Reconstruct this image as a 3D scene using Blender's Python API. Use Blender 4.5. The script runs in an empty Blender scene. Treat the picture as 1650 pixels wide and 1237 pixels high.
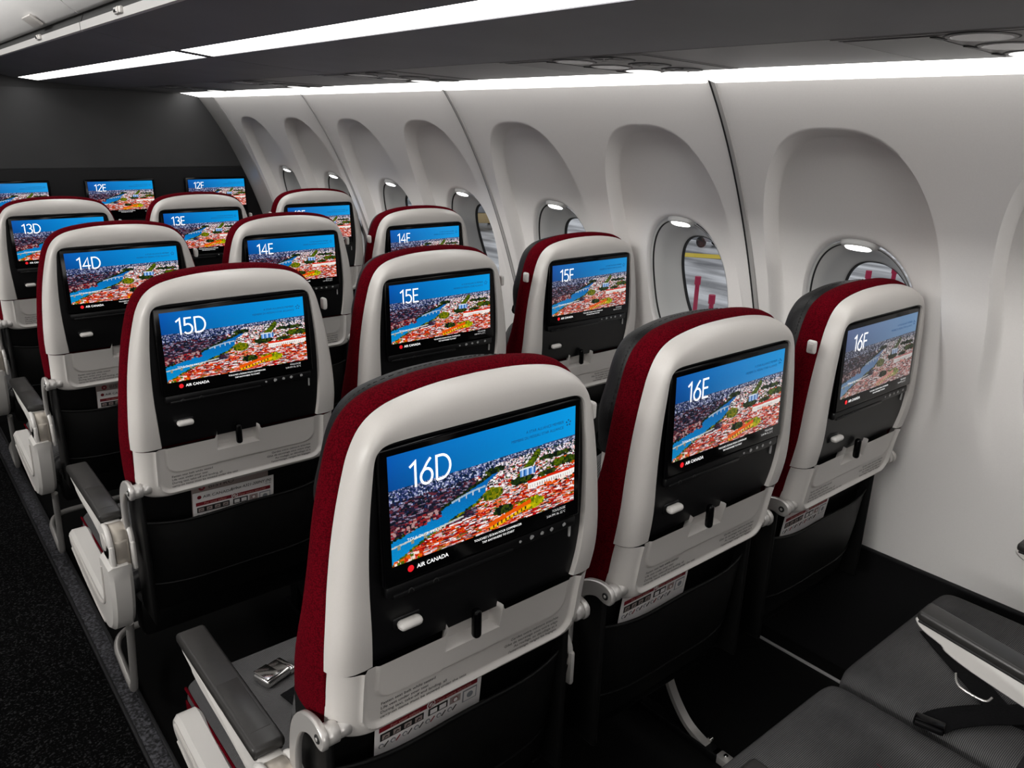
import bpy, bmesh, math, random
import numpy as np
from mathutils import Vector, Matrix
R = random.Random(7)
SC = bpy.context.scene
COL = SC.collection

# ------------------------------------------------------------------ materials
def mat(name, col, rough=.5, metal=0., spec=.5, emit=None, es=1., coat=0.):
    m = bpy.data.materials.new(name); m.use_nodes = True
    b = m.node_tree.nodes['Principled BSDF']
    b.inputs['Base Color'].default_value = (*col, 1)
    b.inputs['Roughness'].default_value = rough
    b.inputs['Metallic'].default_value = metal
    b.inputs['Specular IOR Level'].default_value = spec
    b.inputs['Coat Weight'].default_value = coat
    if emit:
        b.inputs['Emission Color'].default_value = (*emit, 1)
        b.inputs['Emission Strength'].default_value = es
    return m

def nd(m, t, **kw):
    n = m.node_tree.nodes.new(t)
    for k, v in kw.items(): setattr(n, k, v)
    return n

def noisy(m, scale, c1, c2, lo=.4, hi=.6, bump=0., bscale=None, detail=3., stretch=(1, 1, 1)):
    L = m.node_tree.links; b = m.node_tree.nodes['Principled BSDF']
    tc = nd(m, 'ShaderNodeTexCoord'); mp = nd(m, 'ShaderNodeMapping'); mp.inputs['Scale'].default_value = stretch
    n = nd(m, 'ShaderNodeTexNoise'); n.inputs['Scale'].default_value = scale; n.inputs['Detail'].default_value = detail
    L.new(tc.outputs['Object'], mp.inputs[0]); L.new(mp.outputs[0], n.inputs['Vector'])
    r = nd(m, 'ShaderNodeValToRGB'); e = r.color_ramp.elements
    e[0].position = lo; e[0].color = (*c1, 1); e[1].position = hi; e[1].color = (*c2, 1)
    L.new(n.outputs['Fac'], r.inputs[0]); L.new(r.outputs[0], b.inputs['Base Color'])
    if bump:
        n2 = nd(m, 'ShaderNodeTexNoise'); n2.inputs['Scale'].default_value = bscale or scale
        L.new(mp.outputs[0], n2.inputs['Vector'])
        bp = nd(m, 'ShaderNodeBump'); bp.inputs['Strength'].default_value = bump; bp.inputs['Distance'].default_value = .002
        L.new(n2.outputs['Fac'], bp.inputs['Height']); L.new(bp.outputs[0], b.inputs['Normal'])
    return m

def weave(m, scale, c1, c2, bump=.4):
    """small woven cells: two crossed sine waves"""
    L = m.node_tree.links; b = m.node_tree.nodes['Principled BSDF']
    tc = nd(m, 'ShaderNodeTexCoord')
    ws = []
    for ax in ('X', 'Z', 'Y'):
        w = nd(m, 'ShaderNodeTexWave'); w.wave_type = 'BANDS'; w.bands_direction = ax
        w.inputs['Scale'].default_value = scale; w.inputs['Distortion'].default_value = .3
        L.new(tc.outputs['Object'], w.inputs['Vector']); ws.append(w)
    a1 = nd(m, 'ShaderNodeMath', operation='ADD'); a2 = nd(m, 'ShaderNodeMath', operation='ADD')
    L.new(ws[0].outputs['Fac'], a1.inputs[0]); L.new(ws[1].outputs['Fac'], a1.inputs[1])
    L.new(a1.outputs[0], a2.inputs[0]); L.new(ws[2].outputs['Fac'], a2.inputs[1])
    r = nd(m, 'ShaderNodeMapRange'); r.inputs['From Min'].default_value = .6; r.inputs['From Max'].default_value = 2.4
    L.new(a2.outputs[0], r.inputs['Value'])
    mx = nd(m, 'ShaderNodeMix', data_type='RGBA'); mx.inputs[6].default_value = (*c1, 1); mx.inputs[7].default_value = (*c2, 1)
    L.new(r.outputs[0], mx.inputs[0]); L.new(mx.outputs[2], b.inputs['Base Color'])
    bp = nd(m, 'ShaderNodeBump'); bp.inputs['Strength'].default_value = bump; bp.inputs['Distance'].default_value = .001
    L.new(a2.outputs[0], bp.inputs['Height']); L.new(bp.outputs[0], b.inputs['Normal'])
    return m

M = {}
M['shell'] = noisy(mat('seat_shell_plastic', (.6, .57, .55), .36), 900, (.55, .525, .50), (.57, .545, .52), .3, .7)
M['wall'] = noisy(mat('sidewall_plastic', (.5, .49, .47), .45), 300, (.75, .728, .71), (.77, .748, .73), .3, .7)
M['reveal'] = mat('window_reveal_plastic', (.55, .55, .54), .35)
M['trim'] = mat('trim_plastic', (.36, .35, .34), .4)
M['gap'] = mat('dark_rubber', (.01, .01, .01), .6)
M['black'] = mat('black_plastic', (.0022, .0022, .0025), .45, spec=.25)
M['gloss'] = mat('black_glass', (.0012, .0012, .0015), .12, spec=.16)
M['bay'] = mat('black_satin_plastic', (.0025, .0025, .003), .38, spec=.3)
M['red'] = mat('red_fabric', (.16, .003, .01), .95, spec=.03)
def dots(m, scale, c1, c2):
    L = m.node_tree.links; b = m.node_tree.nodes['Principled BSDF']
    tc = nd(m, 'ShaderNodeTexCoord'); v = nd(m, 'ShaderNodeTexVoronoi'); v.inputs['Scale'].default_value = scale; v.inputs['Randomness'].default_value = .9
    L.new(tc.outputs['Object'], v.inputs['Vector'])
    r = nd(m, 'ShaderNodeValToRGB'); e = r.color_ramp.elements; e[0].position = .25; e[0].color = (*c2, 1); e[1].position = .75; e[1].color = (*c1, 1)
    L.new(v.outputs['Distance'], r.inputs[0]); L.new(r.outputs[0], b.inputs['Base Color'])
    bp = nd(m, 'ShaderNodeBump'); bp.invert = True; bp.inputs['Strength'].default_value = .15; bp.inputs['Distance'].default_value = .001
    L.new(v.outputs['Distance'], bp.inputs['Height']); L.new(bp.outputs[0], b.inputs['Normal'])
dots(M['red'], 430, (.045, .0004, .0025), (.105, .0009, .0052))
M['leather'] = noisy(mat('black_leather', (.005, .005, .005), .5, spec=.3), 90, (.004, .004, .0043), (.0065, .0065, .007), .3, .7, .25, 300)
M['stitch'] = mat('dark_thread', (.05, .05, .05), .8)
M['pocketcloth'] = noisy(mat('black_vinyl', (.002, .002, .002), .5, spec=.25), 40, (.0015, .0015, .0015), (.003, .003, .003), .3, .7, .1, 120)
M['padgrey'] = noisy(mat('armrest_rubber', (.024, .023, .022), .36, spec=.5), 90, (.022, .021, .020), (.027, .026, .025), .3, .7, .05, 500)
M['white'] = mat('white_plastic', (.62, .60, .575), .4)
M['beige'] = mat('beige_metal', (.42, .38, .33), .35, .4)
M['alu'] = mat('brushed_aluminium', (.58, .56, .54), .34, .55)
M['chrome'] = mat('polished_steel', (.82, .81, .79), .16, 1.)
M['paper'] = mat('white_card', (.82, .79, .78), .6)
M['papergrey'] = mat('greige_card', (.36, .29, .27), .6)
M['inkred'] = mat('dark_red_ink', (.20, .004, .012), .6)
M['ink'] = mat('black_ink', (.01, .01, .01), .6)
M['inktan'] = mat('pale_red_ink', (.62, .30, .26), .6)
M['placard'] = mat('placard_ink', (.05, .05, .05), .6)
M['bin'] = noisy(mat('bin_charcoal', (.075, .075, .085), .5), 5, (.16, .16, .172), (.185, .185, .2), .3, .7)
M['lip'] = mat('satin_lip', (.62, .61, .60), .35, .2)
M['bindoor'] = mat('bin_door_white', (.72, .71, .70), .4)
M['psu'] = mat('service_panel_grey', (.17, .165, .165), .4)
M['psudark'] = mat('service_panel_dark', (.012, .012, .013), .35)
M['lens'] = mat('reading_lens', (.32, .32, .32), .25)
M['lenslit'] = mat('reading_lens_lit', (.8, .8, .8), .3, emit=(1, .98, .95), es=1.2)
M['strip'] = mat('light_strip', (.8, .8, .8), .4, emit=(1, .985, .97), es=6.2)
M['cove'] = mat('cove_light_lens', (.8, .8, .8), .4, emit=(1, .985, .96), es=4.6)
M['winlight'] = mat('window_light_lens', (.8, .8, .8), .4, emit=(1, .99, .97), es=5.)
M['bulk'] = noisy(mat('bulkhead_charcoal', (.035, .035, .036), .6), 4, (.024, .024, .025), (.031, .031, .032), .3, .7)
M['bulkblack'] = mat('bulkhead_black', (.006, .006, .007), .5, spec=.3)
M['dado'] = mat('black_dado', (.006, .006, .0065), .6, spec=.25)
M['floor'] = mat('black_floor', (.003, .003, .003), .7, spec=.15)
M['carpet'] = noisy(mat('speckled_carpet', (.006, .006, .006), .95, spec=.1), 170, (.0025, .0025, .0027), (.085, .085, .088), .54, .76, .8, 260, 4.)
M['track'] = noisy(mat('track_cover', (.1, .1, .11), .6), 130, (.018, .018, .02), (.16, .16, .18), .42, .68, .3, 200)
M['trackedge'] = mat('track_edge', (.035, .035, .037), .4)
M['railmetal'] = mat('floor_rail', (.5, .5, .5), .4, .3)
M['strap'] = noisy(mat('black_webbing', (.003, .003, .003), .8, spec=.12), 200, (.002, .002, .0022), (.005, .005, .006), .3, .7, .4, 600, stretch=(1, 1, 1))
M['seltext'] = mat('screen_text_white', (.8, .8, .8), .5, emit=(1, 1, 1), es=.95)
M['skytext'] = mat('screen_text_navy', (.0, .03, .1), .5, emit=(.006, .06, .2), es=.55)
M['roundel'] = mat('screen_red', (.5, .0, .0), .5, emit=(.75, .01, .02), es=.8)
M['icon'] = mat('button_icon', (.4, .4, .4), .5)
M['faint'] = mat('faint_icon', (.02, .02, .02), .5)
M['magenta'] = mat('magenta_pole', (.45, .005, .06), .5)
M['yellow'] = mat('yellow_paint', (.75, .55, .03), .6)
M['tan'] = mat('tan_paint', (.45, .33, .16), .6)
M['vehgrey'] = mat('vehicle_grey', (.25, .26, .28), .5)
M['vehdark'] = mat('vehicle_dark', (.03, .03, .035), .4)
M['vehwhite'] = mat('vehicle_white', (.62, .8, .85), .4)
M['tyre'] = mat('tyre', (.01, .01, .01), .8)
# cushion cloth: charcoal with fine pale ribs and a few red dashes
def cloth():
    m = mat('charcoal_ribbed_cloth', (.03, .03, .03), .85, spec=.15)
    L = m.node_tree.links; b = m.node_tree.nodes['Principled BSDF']
    tc = nd(m, 'ShaderNodeTexCoord')
    w = nd(m, 'ShaderNodeTexWave'); w.bands_direction = 'Y'; w.inputs['Scale'].default_value = 105; w.inputs['Distortion'].default_value = .5
    w.inputs['Detail Scale'].default_value = 3
    L.new(tc.outputs['Object'], w.inputs['Vector'])
    n = nd(m, 'ShaderNodeTexNoise'); n.inputs['Scale'].default_value = 6; n.inputs['Detail'].default_value = 5
    L.new(tc.outputs['Object'], n.inputs['Vector'])
    mu = nd(m, 'ShaderNodeMath', operation='MULTIPLY'); L.new(w.outputs['Fac'], mu.inputs[0]); L.new(n.outputs['Fac'], mu.inputs[1])
    r = nd(m, 'ShaderNodeValToRGB'); e = r.color_ramp.elements
    e[0].position = .1; e[0].color = (.036, .036, .038, 1); e[1].position = .6; e[1].color = (.15, .147, .146, 1)
    L.new(mu.outputs[0], r.inputs[0]); L.new(r.outputs[0], b.inputs['Base Color'])
    bp = nd(m, 'ShaderNodeBump'); bp.inputs['Strength'].default_value = .5; bp.inputs['Distance'].default_value = .001
    L.new(w.outputs['Fac'], bp.inputs['Height']); L.new(bp.outputs[0], b.inputs['Normal'])
    return m
M['cloth'] = cloth()
M['redthread'] = mat('red_thread', (.2, .01, .03), .8)
M['palethread'] = mat('pale_thread', (.5, .48, .46), .8)

def glass():
    m = bpy.data.materials.new('clear_pane'); m.use_nodes = True
    t = m.node_tree; t.nodes.clear()
    o = t.nodes.new('ShaderNodeOutputMaterial'); a = t.nodes.new('ShaderNodeBsdfTransparent')
    a.inputs[0].default_value = (.93, .95, .96, 1)
    g = t.nodes.new('ShaderNodeBsdfGlossy'); g.inputs['Roughness'].default_value = .03
    mx = t.nodes.new('ShaderNodeMixShader'); mx.inputs[0].default_value = .05
    t.links.new(a.outputs[0], mx.inputs[1]); t.links.new(g.outputs[0], mx.inputs[2]); t.links.new(mx.outputs[0], o.inputs[0])
    return m
M['pane'] = glass()

def apron():
    m = mat('wet_apron', (.3, .3, .3), .35)
    L = m.node_tree.links; b = m.node_tree.nodes['Principled BSDF']
    tc = nd(m, 'ShaderNodeTexCoord'); mp = nd(m, 'ShaderNodeMapping'); mp.inputs['Rotation'].default_value = (0, 0, .75); mp.inputs['Scale'].default_value = (.5, .13, 1)
    n = nd(m, 'ShaderNodeTexNoise'); n.inputs['Scale'].default_value = 1.9; n.inputs['Detail'].default_value = 4
    L.new(tc.outputs['Object'], mp.inputs[0]); L.new(mp.outputs[0], n.inputs['Vector'])
    r = nd(m, 'ShaderNodeValToRGB'); e = r.color_ramp.elements
    e[0].position = .38; e[0].color = (.16, .16, .17, 1); e[1].position = .62; e[1].color = (.85, .85, .86, 1)
    L.new(n.outputs['Fac'], r.inputs[0]); L.new(r.outputs[0], b.inputs['Base Color'])
    return m
M['apron'] = apron()

def screen_mat(name, strength, sat):
    m = bpy.data.materials.new(name); m.use_nodes = True
    t = m.node_tree; b = t.nodes['Principled BSDF']
    a = t.nodes.new('ShaderNodeAttribute'); a.attribute_name = 'picture'
    h = t.nodes.new('ShaderNodeHueSaturation'); h.inputs['Saturation'].default_value = sat
    t.links.new(a.outputs['Color'], h.inputs['Color']); t.links.new(h.outputs[0], b.inputs['Emission Color'])
    b.inputs['Emission Strength'].default_value = strength
    b.inputs['Base Color'].default_value = (.005, .005, .006, 1); b.inputs['Roughness'].default_value = .2
    b.inputs['Specular IOR Level'].default_value = .3
    return m
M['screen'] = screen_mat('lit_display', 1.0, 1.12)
M['screen_side'] = screen_mat('lit_display_side_view', .85, 1.0)  # same display; side-view falloff put into strength and saturation
M['screen_oblique'] = screen_mat('lit_display_oblique_view', .52, .66)  # same display; steep viewing angle painted in as weaker, greyer emission

# ------------------------------------------------------------------ mesh builder
class MB:
    def __init__(s): s.v = []; s.f = []; s.m = []; s.mats = []
    def mi(s, m):
        if m not in s.mats: s.mats.append(m)
        return s.mats.index(m)
    def add(s, vs, fs, m):
        o = len(s.v); k = s.mi(m); s.v += [tuple(p) for p in vs]
        s.f += [tuple(i + o for i in f) for f in fs]; s.m += [k] * len(fs)
    def loft(s, loops, m, closed=True, caps=(False, False)):
        n = len(loops[0]); fs = []
        for i in range(len(loops) - 1):
            for j in range(n if closed else n - 1):
                k = (j + 1) % n
                fs.append((i * n + j, i * n + k, (i + 1) * n + k, (i + 1) * n + j))
        if caps[0]: fs.append(tuple(reversed(range(n))))
        if caps[1]: fs.append(tuple((len(loops) - 1) * n + j for j in range(n)))
        s.add([p for l in loops for p in l], fs, m)
    def rbox(s, c, d, r, m, seg=2, rot=None):
        bm = bmesh.new(); bmesh.ops.create_cube(bm, size=1)
        for v in bm.verts: v.co = Vector((v.co.x * d[0], v.co.y * d[1], v.co.z * d[2]))
        if r > 0: bmesh.ops.bevel(bm, geom=list(bm.edges), offset=min(r, min(d) * .49), segments=seg, affect='EDGES', profile=.5)
        if rot is not None: bmesh.ops.transform(bm, matrix=rot, verts=bm.verts)
        bm.verts.index_update()
        s.add([v.co + Vector(c) for v in bm.verts], [[v.index for v in f.verts] for f in bm.faces], m); bm.free()
    def tube(s, path, r, m, n=12, caps=True, flat=None):
        P = [Vector(p) for p in path]; loops = []
        up = Vector((0, 0, 1)); pu = None
        for i, p in enumerate(P):
            t = (P[min(i + 1, len(P) - 1)] - P[max(i - 1, 0)]).normalized()
            if pu is None:
                a = Vector((1, 0, 0)) if abs(t.x) < .9 else Vector((0, 1, 0))
                u = (a - t * a.dot(t)).normalized()
            else: u = (pu - t * pu.dot(t)).normalized()
            pu = u; w = t.cross(u)
            rr = r if not isinstance(r, (list, tuple)) else r[i]
            a, b = (rr, rr) if flat is None else (flat[0], flat[1])
            loops.append([p + u * (a * math.cos(2 * math.pi * k / n)) + w * (b * math.sin(2 * math.pi * k / n)) for k in range(n)])
        s.loft(loops, m, True, (caps, caps))
    def cyl(s, c, axis, r, h, m, n=28, bev=.002):
        a = {'x': 0, 'y': 1, 'z': 2}[axis]; loops = []
        for d, rr in ((-h / 2, r - bev), (-h / 2 + bev, r), (h / 2 - bev, r), (h / 2, r - bev)):
            l = []
            for k in range(n):
                q = 2 * math.pi * k / n; p = [0, 0, 0]
                p[a] = d; p[(a + 1) % 3] = rr * math.cos(q); p[(a + 2) % 3] = rr * math.sin(q)
                l.append(Vector(p) + Vector(c))
            loops.append(l)
        s.loft(loops, m, True, (True, True))
    def grid(s, fn, nu, nv, m):
        vs = [fn(i / (nu - 1), j / (nv - 1)) for j in range(nv) for i in range(nu)]
        fs = [(j * nu + i, j * nu + i + 1, (j + 1) * nu + i + 1, (j + 1) * nu + i) for j in range(nv - 1) for i in range(nu - 1)]
        s.add(vs, fs, m)
    def prism(s, prof, x0, x1, m, bev=.003):
        """profile in (y,z), extruded along x with a small bevel"""
        n = len(prof); c = (sum(p[0] for p in prof) / n, sum(p[1] for p in prof) / n)
        nor = []
        for i in range(n):
            a, b = prof[i - 1], prof[(i + 1) % n]; d = (b[0] - a[0], b[1] - a[1]); l = math.hypot(*d) or 1
            nor.append((d[1] / l, -d[0] / l))
        A = sum(prof[i - 1][0] * prof[i][1] - prof[i][0] * prof[i - 1][1] for i in range(n))
        sg = 1 if A > 0 else -1
        inn = [(p[0] - sg * q[0] * bev, p[1] - sg * q[1] * bev) for p, q in zip(prof, nor)]
        L = lambda x, pr: [(x, p[0], p[1]) for p in pr]
        s.loft([L(x0, inn), L(x0 + bev, prof), L(x1 - bev, prof), L(x1, inn)], m, True, (True, True))
    def text(s, body, size, loc, m, align='LEFT', thin=0., plane='xz', ext=0., sx=1., rot=None, ital=0.):
        cu = bpy.data.curves.new('t', 'FONT'); cu.body = body; cu.size = size; cu.align_x = align; cu.offset = thin; cu.resolution_u = 3
        cu.shear = ital; cu.extrude = ext
        ob = bpy.data.objects.new('t', cu); me = bpy.data.meshes.new_from_object(ob)
        vs = []
        for v in me.vertices:
            x, y, z = v.co.x * sx, v.co.y, v.co.z
            p = Vector((x, -z, y)) if plane == 'xz' else Vector((x, y, z))
            if rot is not None: p = rot @ p
            vs.append(p + Vector(loc))
        s.add(vs, [tuple(f.vertices) for f in me.polygons], m)
        bpy.data.objects.remove(ob); bpy.data.curves.remove(cu); bpy.data.meshes.remove(me)
    def mesh(s, name, smooth=40.):
        me = bpy.data.meshes.new(name); me.from_pydata(s.v, [], s.f); me.validate(clean_customdata=False)
        for m in s.mats: me.materials.append(m)
        if len(me.polygons) == len(s.m): me.polygons.foreach_set('material_index', s.m)
        bm = bmesh.new(); bm.from_mesh(me); bmesh.ops.remove_doubles(bm, verts=bm.verts, dist=1e-6)
        bmesh.ops.recalc_face_normals(bm, faces=bm.faces); bm.to_mesh(me); bm.free()
        if smooth:
            me.shade_smooth(); me.set_sharp_from_angle(angle=math.radians(smooth))
        me.update(); return me

def obj(name, data, parent=None, loc=None, label=None):
    if isinstance(data, MB): data = data.mesh(name)
    o = bpy.data.objects.new(name, data); COL.objects.link(o)
    if parent: o.parent = parent
    if loc is not None: o.location = loc
    if label: o['label'] = label
    return o
def tag(o, label, cat, group=None):
    o['label'] = label; o['category'] = cat
    if group: o['group'] = group
    return o
def thing(name, loc, label, cat, group=None):
    o = bpy.data.objects.new(name, None); o.empty_display_size = .05; COL.objects.link(o); o.location = loc
    return tag(o, label, cat, group)
def struct(name, mb, parent=None):
    o = obj(name, mb, parent)
    if not parent: o['kind'] = 'structure'
    return o
def smooth(a, b, x):
    t = max(0., min(1., (x - a) / (b - a))); return t * t * (3 - 2 * t)
def crom(P, k):
    out = []
    for i in range(len(P) - 1):
        p0, p1, p2, p3 = P[max(i - 1, 0)], P[i], P[i + 1], P[min(i + 2, len(P) - 1)]
        for j in range(k):
            t = j / k
            out.append(tuple(.5 * (2 * b + (c - a) * t + (2 * a - 5 * b + 4 * c - d) * t * t + (3 * b - a - 3 * c + d) * t ** 3) for a, b, c, d in zip(p0, p1, p2, p3)))
    out.append(tuple(P[-1])); return out

# ------------------------------------------------------------------ the picture on the screens (a city on a river)
def picture(NX=420, NY=199):
    rs = np.random.RandomState(3)
    A = np.zeros((NY, NX, 3)); u = (np.arange(NX) + .5) / NX; v = (np.arange(NY) + .5) / NY
    U, V = np.meshgrid(u, v)
    def lin(c): c = np.array(c) / 255.; return np.where(c <= .04045, c / 12.92, ((c + .055) / 1.055) ** 2.4)
    hz = .315 - .02 * U
    skyL, skyR = lin((4, 84, 172)), lin((14, 150, 222)); low = lin((70, 160, 222))
    A[:] = skyL + (skyR - skyL) * (U ** .8)[..., None]
    k = np.clip((V - .1) / .22, 0, 1) ** 2 * (.15 + .5 * U)
    A += (low - A) * (k * U ** 1.2)[..., None]; A *= (1 - .35 * np.clip((V - .05) / .28, 0, 1) * (1 - U))[..., None]
    land = V > hz
    base = lin((46, 62, 104)) * (1 - U[..., None]) + lin((70, 84, 120)) * U[..., None]
    A[land] = base[land]
    def rect(cu, cv, w, h, c, sk=0.):
        x0, x1 = int(max(0, (cu - w) * NX)), int(min(NX, math.ceil((cu + w) * NX)))
        y0, y1 = int(max(0, (cv - h) * NY)), int(min(NY, math.ceil((cv + h) * NY)))
        if x1 > x0 and y1 > y0: A[y0:y1, x0:x1] = c
    # far districts
    for _ in range(5200):
        cv = .312 + .21 * rs.rand() ** 1.4; cu = rs.rand(); s = .0016 + .010 * (cv - .3)
        t = rs.rand(); right = cu > .5 - (cv - .4)
        c = lin((196, 200, 222)) if t < .16 + .16 * cu else lin((116, 120, 160)) if t < .42 else lin((44, 58, 92)) if t < .75 else lin((26, 40, 56))
        if right and cv > .35: c = lin((238, 232, 236)) if t < .34 else lin((214, 176, 178)) if t < .50 else lin((150, 148, 160)) if t < .64 else lin((70, 74, 92)) if t < .80 else lin((40, 64, 36))
        rect(cu, cv, s * (.8 + .7 * rs.rand()), s * (1.3 + 1.1 * rs.rand()), c)
    # near town, painted from far to near
    n = 9000; cvs = np.sort(.42 + .6 * rs.rand(n) ** .8)
    for cv in cvs:
        cu = rs.rand(); d = cv - .30; near = min(1, max(0, (cv - .55) / .2))
        s = .0026 + .0105 * d * (.5 + rs.rand()); t = rs.rand(); q = rs.rand()
        if cu < .42 and cv < .8:
            c = lin((48, 42, 62)) if t < .38 else lin((108, 62, 72)) if t < .58 else lin((150, 140, 160)) if t < .72 else lin((20, 30, 40))
        elif q < .20 + .34 * near:
            c = [lin((206, 66, 50)), lin((228, 104, 66)), lin((186, 74, 76)), lin((236, 150, 120)), lin((150, 44, 40))][rs.randint(5)]
        else:
            c = lin((242, 238, 238)) if t < .34 else lin((214, 190, 194)) if t < .48 else lin((128, 118, 130)) if t < .60 else lin((52, 40, 52)) if t < .80 else lin((30, 46, 24)) if t < .92 else lin((98, 112, 34))
        rect(cu, cv, s * (.8 + .8 * rs.rand()), s * (1.0 + .9 * rs.rand()), c)
        if q < .4 and cv > .5: rect(cu + s * .5, cv + s * 1.3, s * .8, s * .5, lin((44, 30, 42)))
    def trees(cu, cv, w, h, nn, cols):
        for _ in range(nn):
            a = rs.rand() * 6.283; q = rs.rand() ** .5
            rect(cu + math.cos(a) * q * w, cv + math.sin(a) * q * h, .004 + .006 * rs.rand(), .007 + .010 * rs.rand(), lin(cols[rs.randint(len(cols))]))
    G = [(58, 84, 26), (96, 112, 30), (130, 132, 34), (36, 56, 22), (22, 36, 18)]
    DG = [(26, 44, 26), (40, 60, 26), (16, 28, 18), (70, 84, 34)]
    # river
    top = [(.56, .405), (.50, .44), (.46, .475), (.40, .51), (.34, .56), (.27, .60), (.22, .645), (.14, .70), (.06, .745), (-.02, .775)]
    bot = [(.56, .415), (.53, .46), (.49, .50), (.475, .555), (.47, .60), (.43, .66), (.37, .70), (.30, .745), (.20, .81), (.11, .88), (.03, .955), (-.02, 1.0)]
    tx, ty = zip(*top[::-1]); bx, by = zip(*bot[::-1])
    tv = np.interp(U, tx, ty); bv = np.interp(U, bx, by)
    bv = np.where(U > .47, np.interp(U, [.47, .475, .49, .53, .56], [.62, .555, .50, .46, .415]), bv)
    riv = (U < .56) & (V > tv) & (V < bv)
    rc = lin((8, 108, 178)) + (lin((26, 150, 205)) - lin((8, 108, 178))) * np.clip((V - .45) / .5, 0, 1)[..., None]
    A[riv] = (rc * (.92 + .16 * rs.rand(NY, NX, 1)))[riv]
    # banks
    for a, b in list(zip(top[:-1], top[1:])):
        for q in range(26):
            f = rs.rand(); rect(a[0] + (b[0] - a[0]) * f, a[1] + (b[1] - a[1]) * f - .012 * rs.rand(), .005, .009, lin(DG[rs.randint(4)]))
    for a, b in list(zip(bot[4:-1], bot[5:])):
        for q in range(14):
            f = rs.rand(); rect(a[0] + (b[0] - a[0]) * f, a[1] + (b[1] - a[1]) * f + .012 * rs.rand(), .005, .008, lin(G[rs.randint(5)]))
    # left old quarter on the bank
    for _ in range(160):
        cu = rs.rand() * .24; cv = .655 + rs.rand() * .09 - cu * .25; rect(cu, cv, .006, .007, lin([(150, 70, 72), (96, 44, 54), (180, 150, 150), (40, 30, 44)][rs.randint(4)]))
    # far bridge with piers, near bridge
    for q in range(60):
        f = q / 59.; cu = .30 + .17 * f; cv = .588 - .055 * f - .012 * math.sin(f * 3.14); rect(cu, cv, .0025, .006, lin((170, 190, 205)))
    for f in (.2, .42, .62, .82): rect(.30 + .17 * f, .60 - .055 * f, .002, .014, lin((200, 206, 214)))
    for q in range(90):
        f = q / 89.; rect(-.01 + .36 * f, .83 - .075 * f, .003, .0055, lin((196, 200, 196)))
    for f in (.1, .28, .45, .62): rect(.36 * f, .845 - .075 * f, .006, .018, lin((150, 150, 132)))
    # landmarks
    for q in range(70):
        f = q / 69.; trees(.775 - .10 * f, .36 + .19 * f, .008 + .012 * f, .02, 7, [(88, 110, 34), (60, 84, 28), (112, 124, 44), (40, 56, 24)])
    trees(.525, .405, .05, .02, 50, DG); trees(.88, .44, .10, .018, 60, DG); trees(.93, .53, .08, .03, 110, DG + G[:2])
    trees(.68, .59, .06, .028, 120, DG); trees(.515, .635, .05, .05, 170, G[:3] + [(150, 140, 30)])
    trees(.57, .83, .05, .04, 90, DG); trees(.83, .60, .05, .02, 50, DG)
    for q in range(9): rect(.672 + .010 * q, .527, .005, .032, lin([(120, 160, 215), (190, 210, 235), (80, 116, 170)][q % 3]))
    rect(.70, .49, .035, .006, lin((226, 232, 240)))
    for q in range(40):
        f = q / 39.; cu = .72 + .28 * f; rect(cu, .645 - .01 * f, .006, .013, lin((212, 84, 74))); rect(cu, .685 - .01 * f, .006, .028, lin((240, 236, 232)))
        if q % 2: rect(cu, .69 - .01 * f, .002, .012, lin((150, 130, 130)))
    for q in range(24): rect(.80 + .2 * rs.rand(), .70 + .03 * rs.rand(), .008, .008, lin([(210, 80, 60), (232, 130, 90), (240, 230, 220), (30, 40, 30)][rs.randint(4)]))
    trees(.73, .86, .075, .05, 170, [(170, 170, 24), (190, 186, 30), (140, 150, 24), (96, 116, 24)])
    for q in range(30):
        f = q / 29.; rect(.50 + .22 * f, .93 - .09 * f, .010, .016, lin((228, 104, 40)))
    for q in range(30):
        f = q / 29.; rect(.50 + .22 * f, .975 - .09 * f, .010, .012, lin((240, 190, 70) if q % 3 else (60, 44, 30)))
    # rooftops at the lower left edge
    for _ in range(90):
        cu = .01 + rs.rand() * .13; cv = .99 - rs.rand() * .06 * (.3 + cu * 6); rect(cu, cv, .006, .010, lin([(226, 120, 60), (240, 220, 210), (90, 110, 40), (200, 70, 60)][rs.randint(4)]))
    A *= (.92 + .16 * rs.rand(NY, NX, 1)) ** (V > .33)[..., None]
    A = np.where((V > .33)[..., None], np.clip(A, 0, 1) ** 1.18 * 1.06, A)
    return np.clip(A, 0, 1)
PIC = picture()
DW, DH, DZ, TILT = .3015, .1425, 1.12, -.0438
def on_screen(x, d, out=.0):      # x right, d metres below the picture's top edge
    return Vector((x, d * math.sin(TILT) - out * math.cos(TILT), DZ - d * math.cos(TILT)))
TROT = Matrix.Rotation(TILT, 4, 'X').to_3x3()
def display_mesh():
    NY, NX = PIC.shape[:2]
    me = bpy.data.meshes.new('display')
    vs = [on_screen(-DW / 2 + DW * i / (NX - 1), DH * j / (NY - 1), .0012) for j in range(NY) for i in range(NX)]
    fs = [(j * NX + i, (j + 1) * NX + i, (j + 1) * NX + i + 1, j * NX + i + 1) for j in range(NY - 1) for i in range(NX - 1)]
    me.from_pydata(vs, [], fs)
    at = me.color_attributes.new('picture', 'FLOAT_COLOR', 'POINT')
    buf = np.ones((NY * NX, 4), np.float32); buf[:, :3] = PIC.reshape(-1, 3)
    at.data.foreach_set('color', buf.ravel()); me.materials.append(M['screen']); me.update()
    return me
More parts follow.
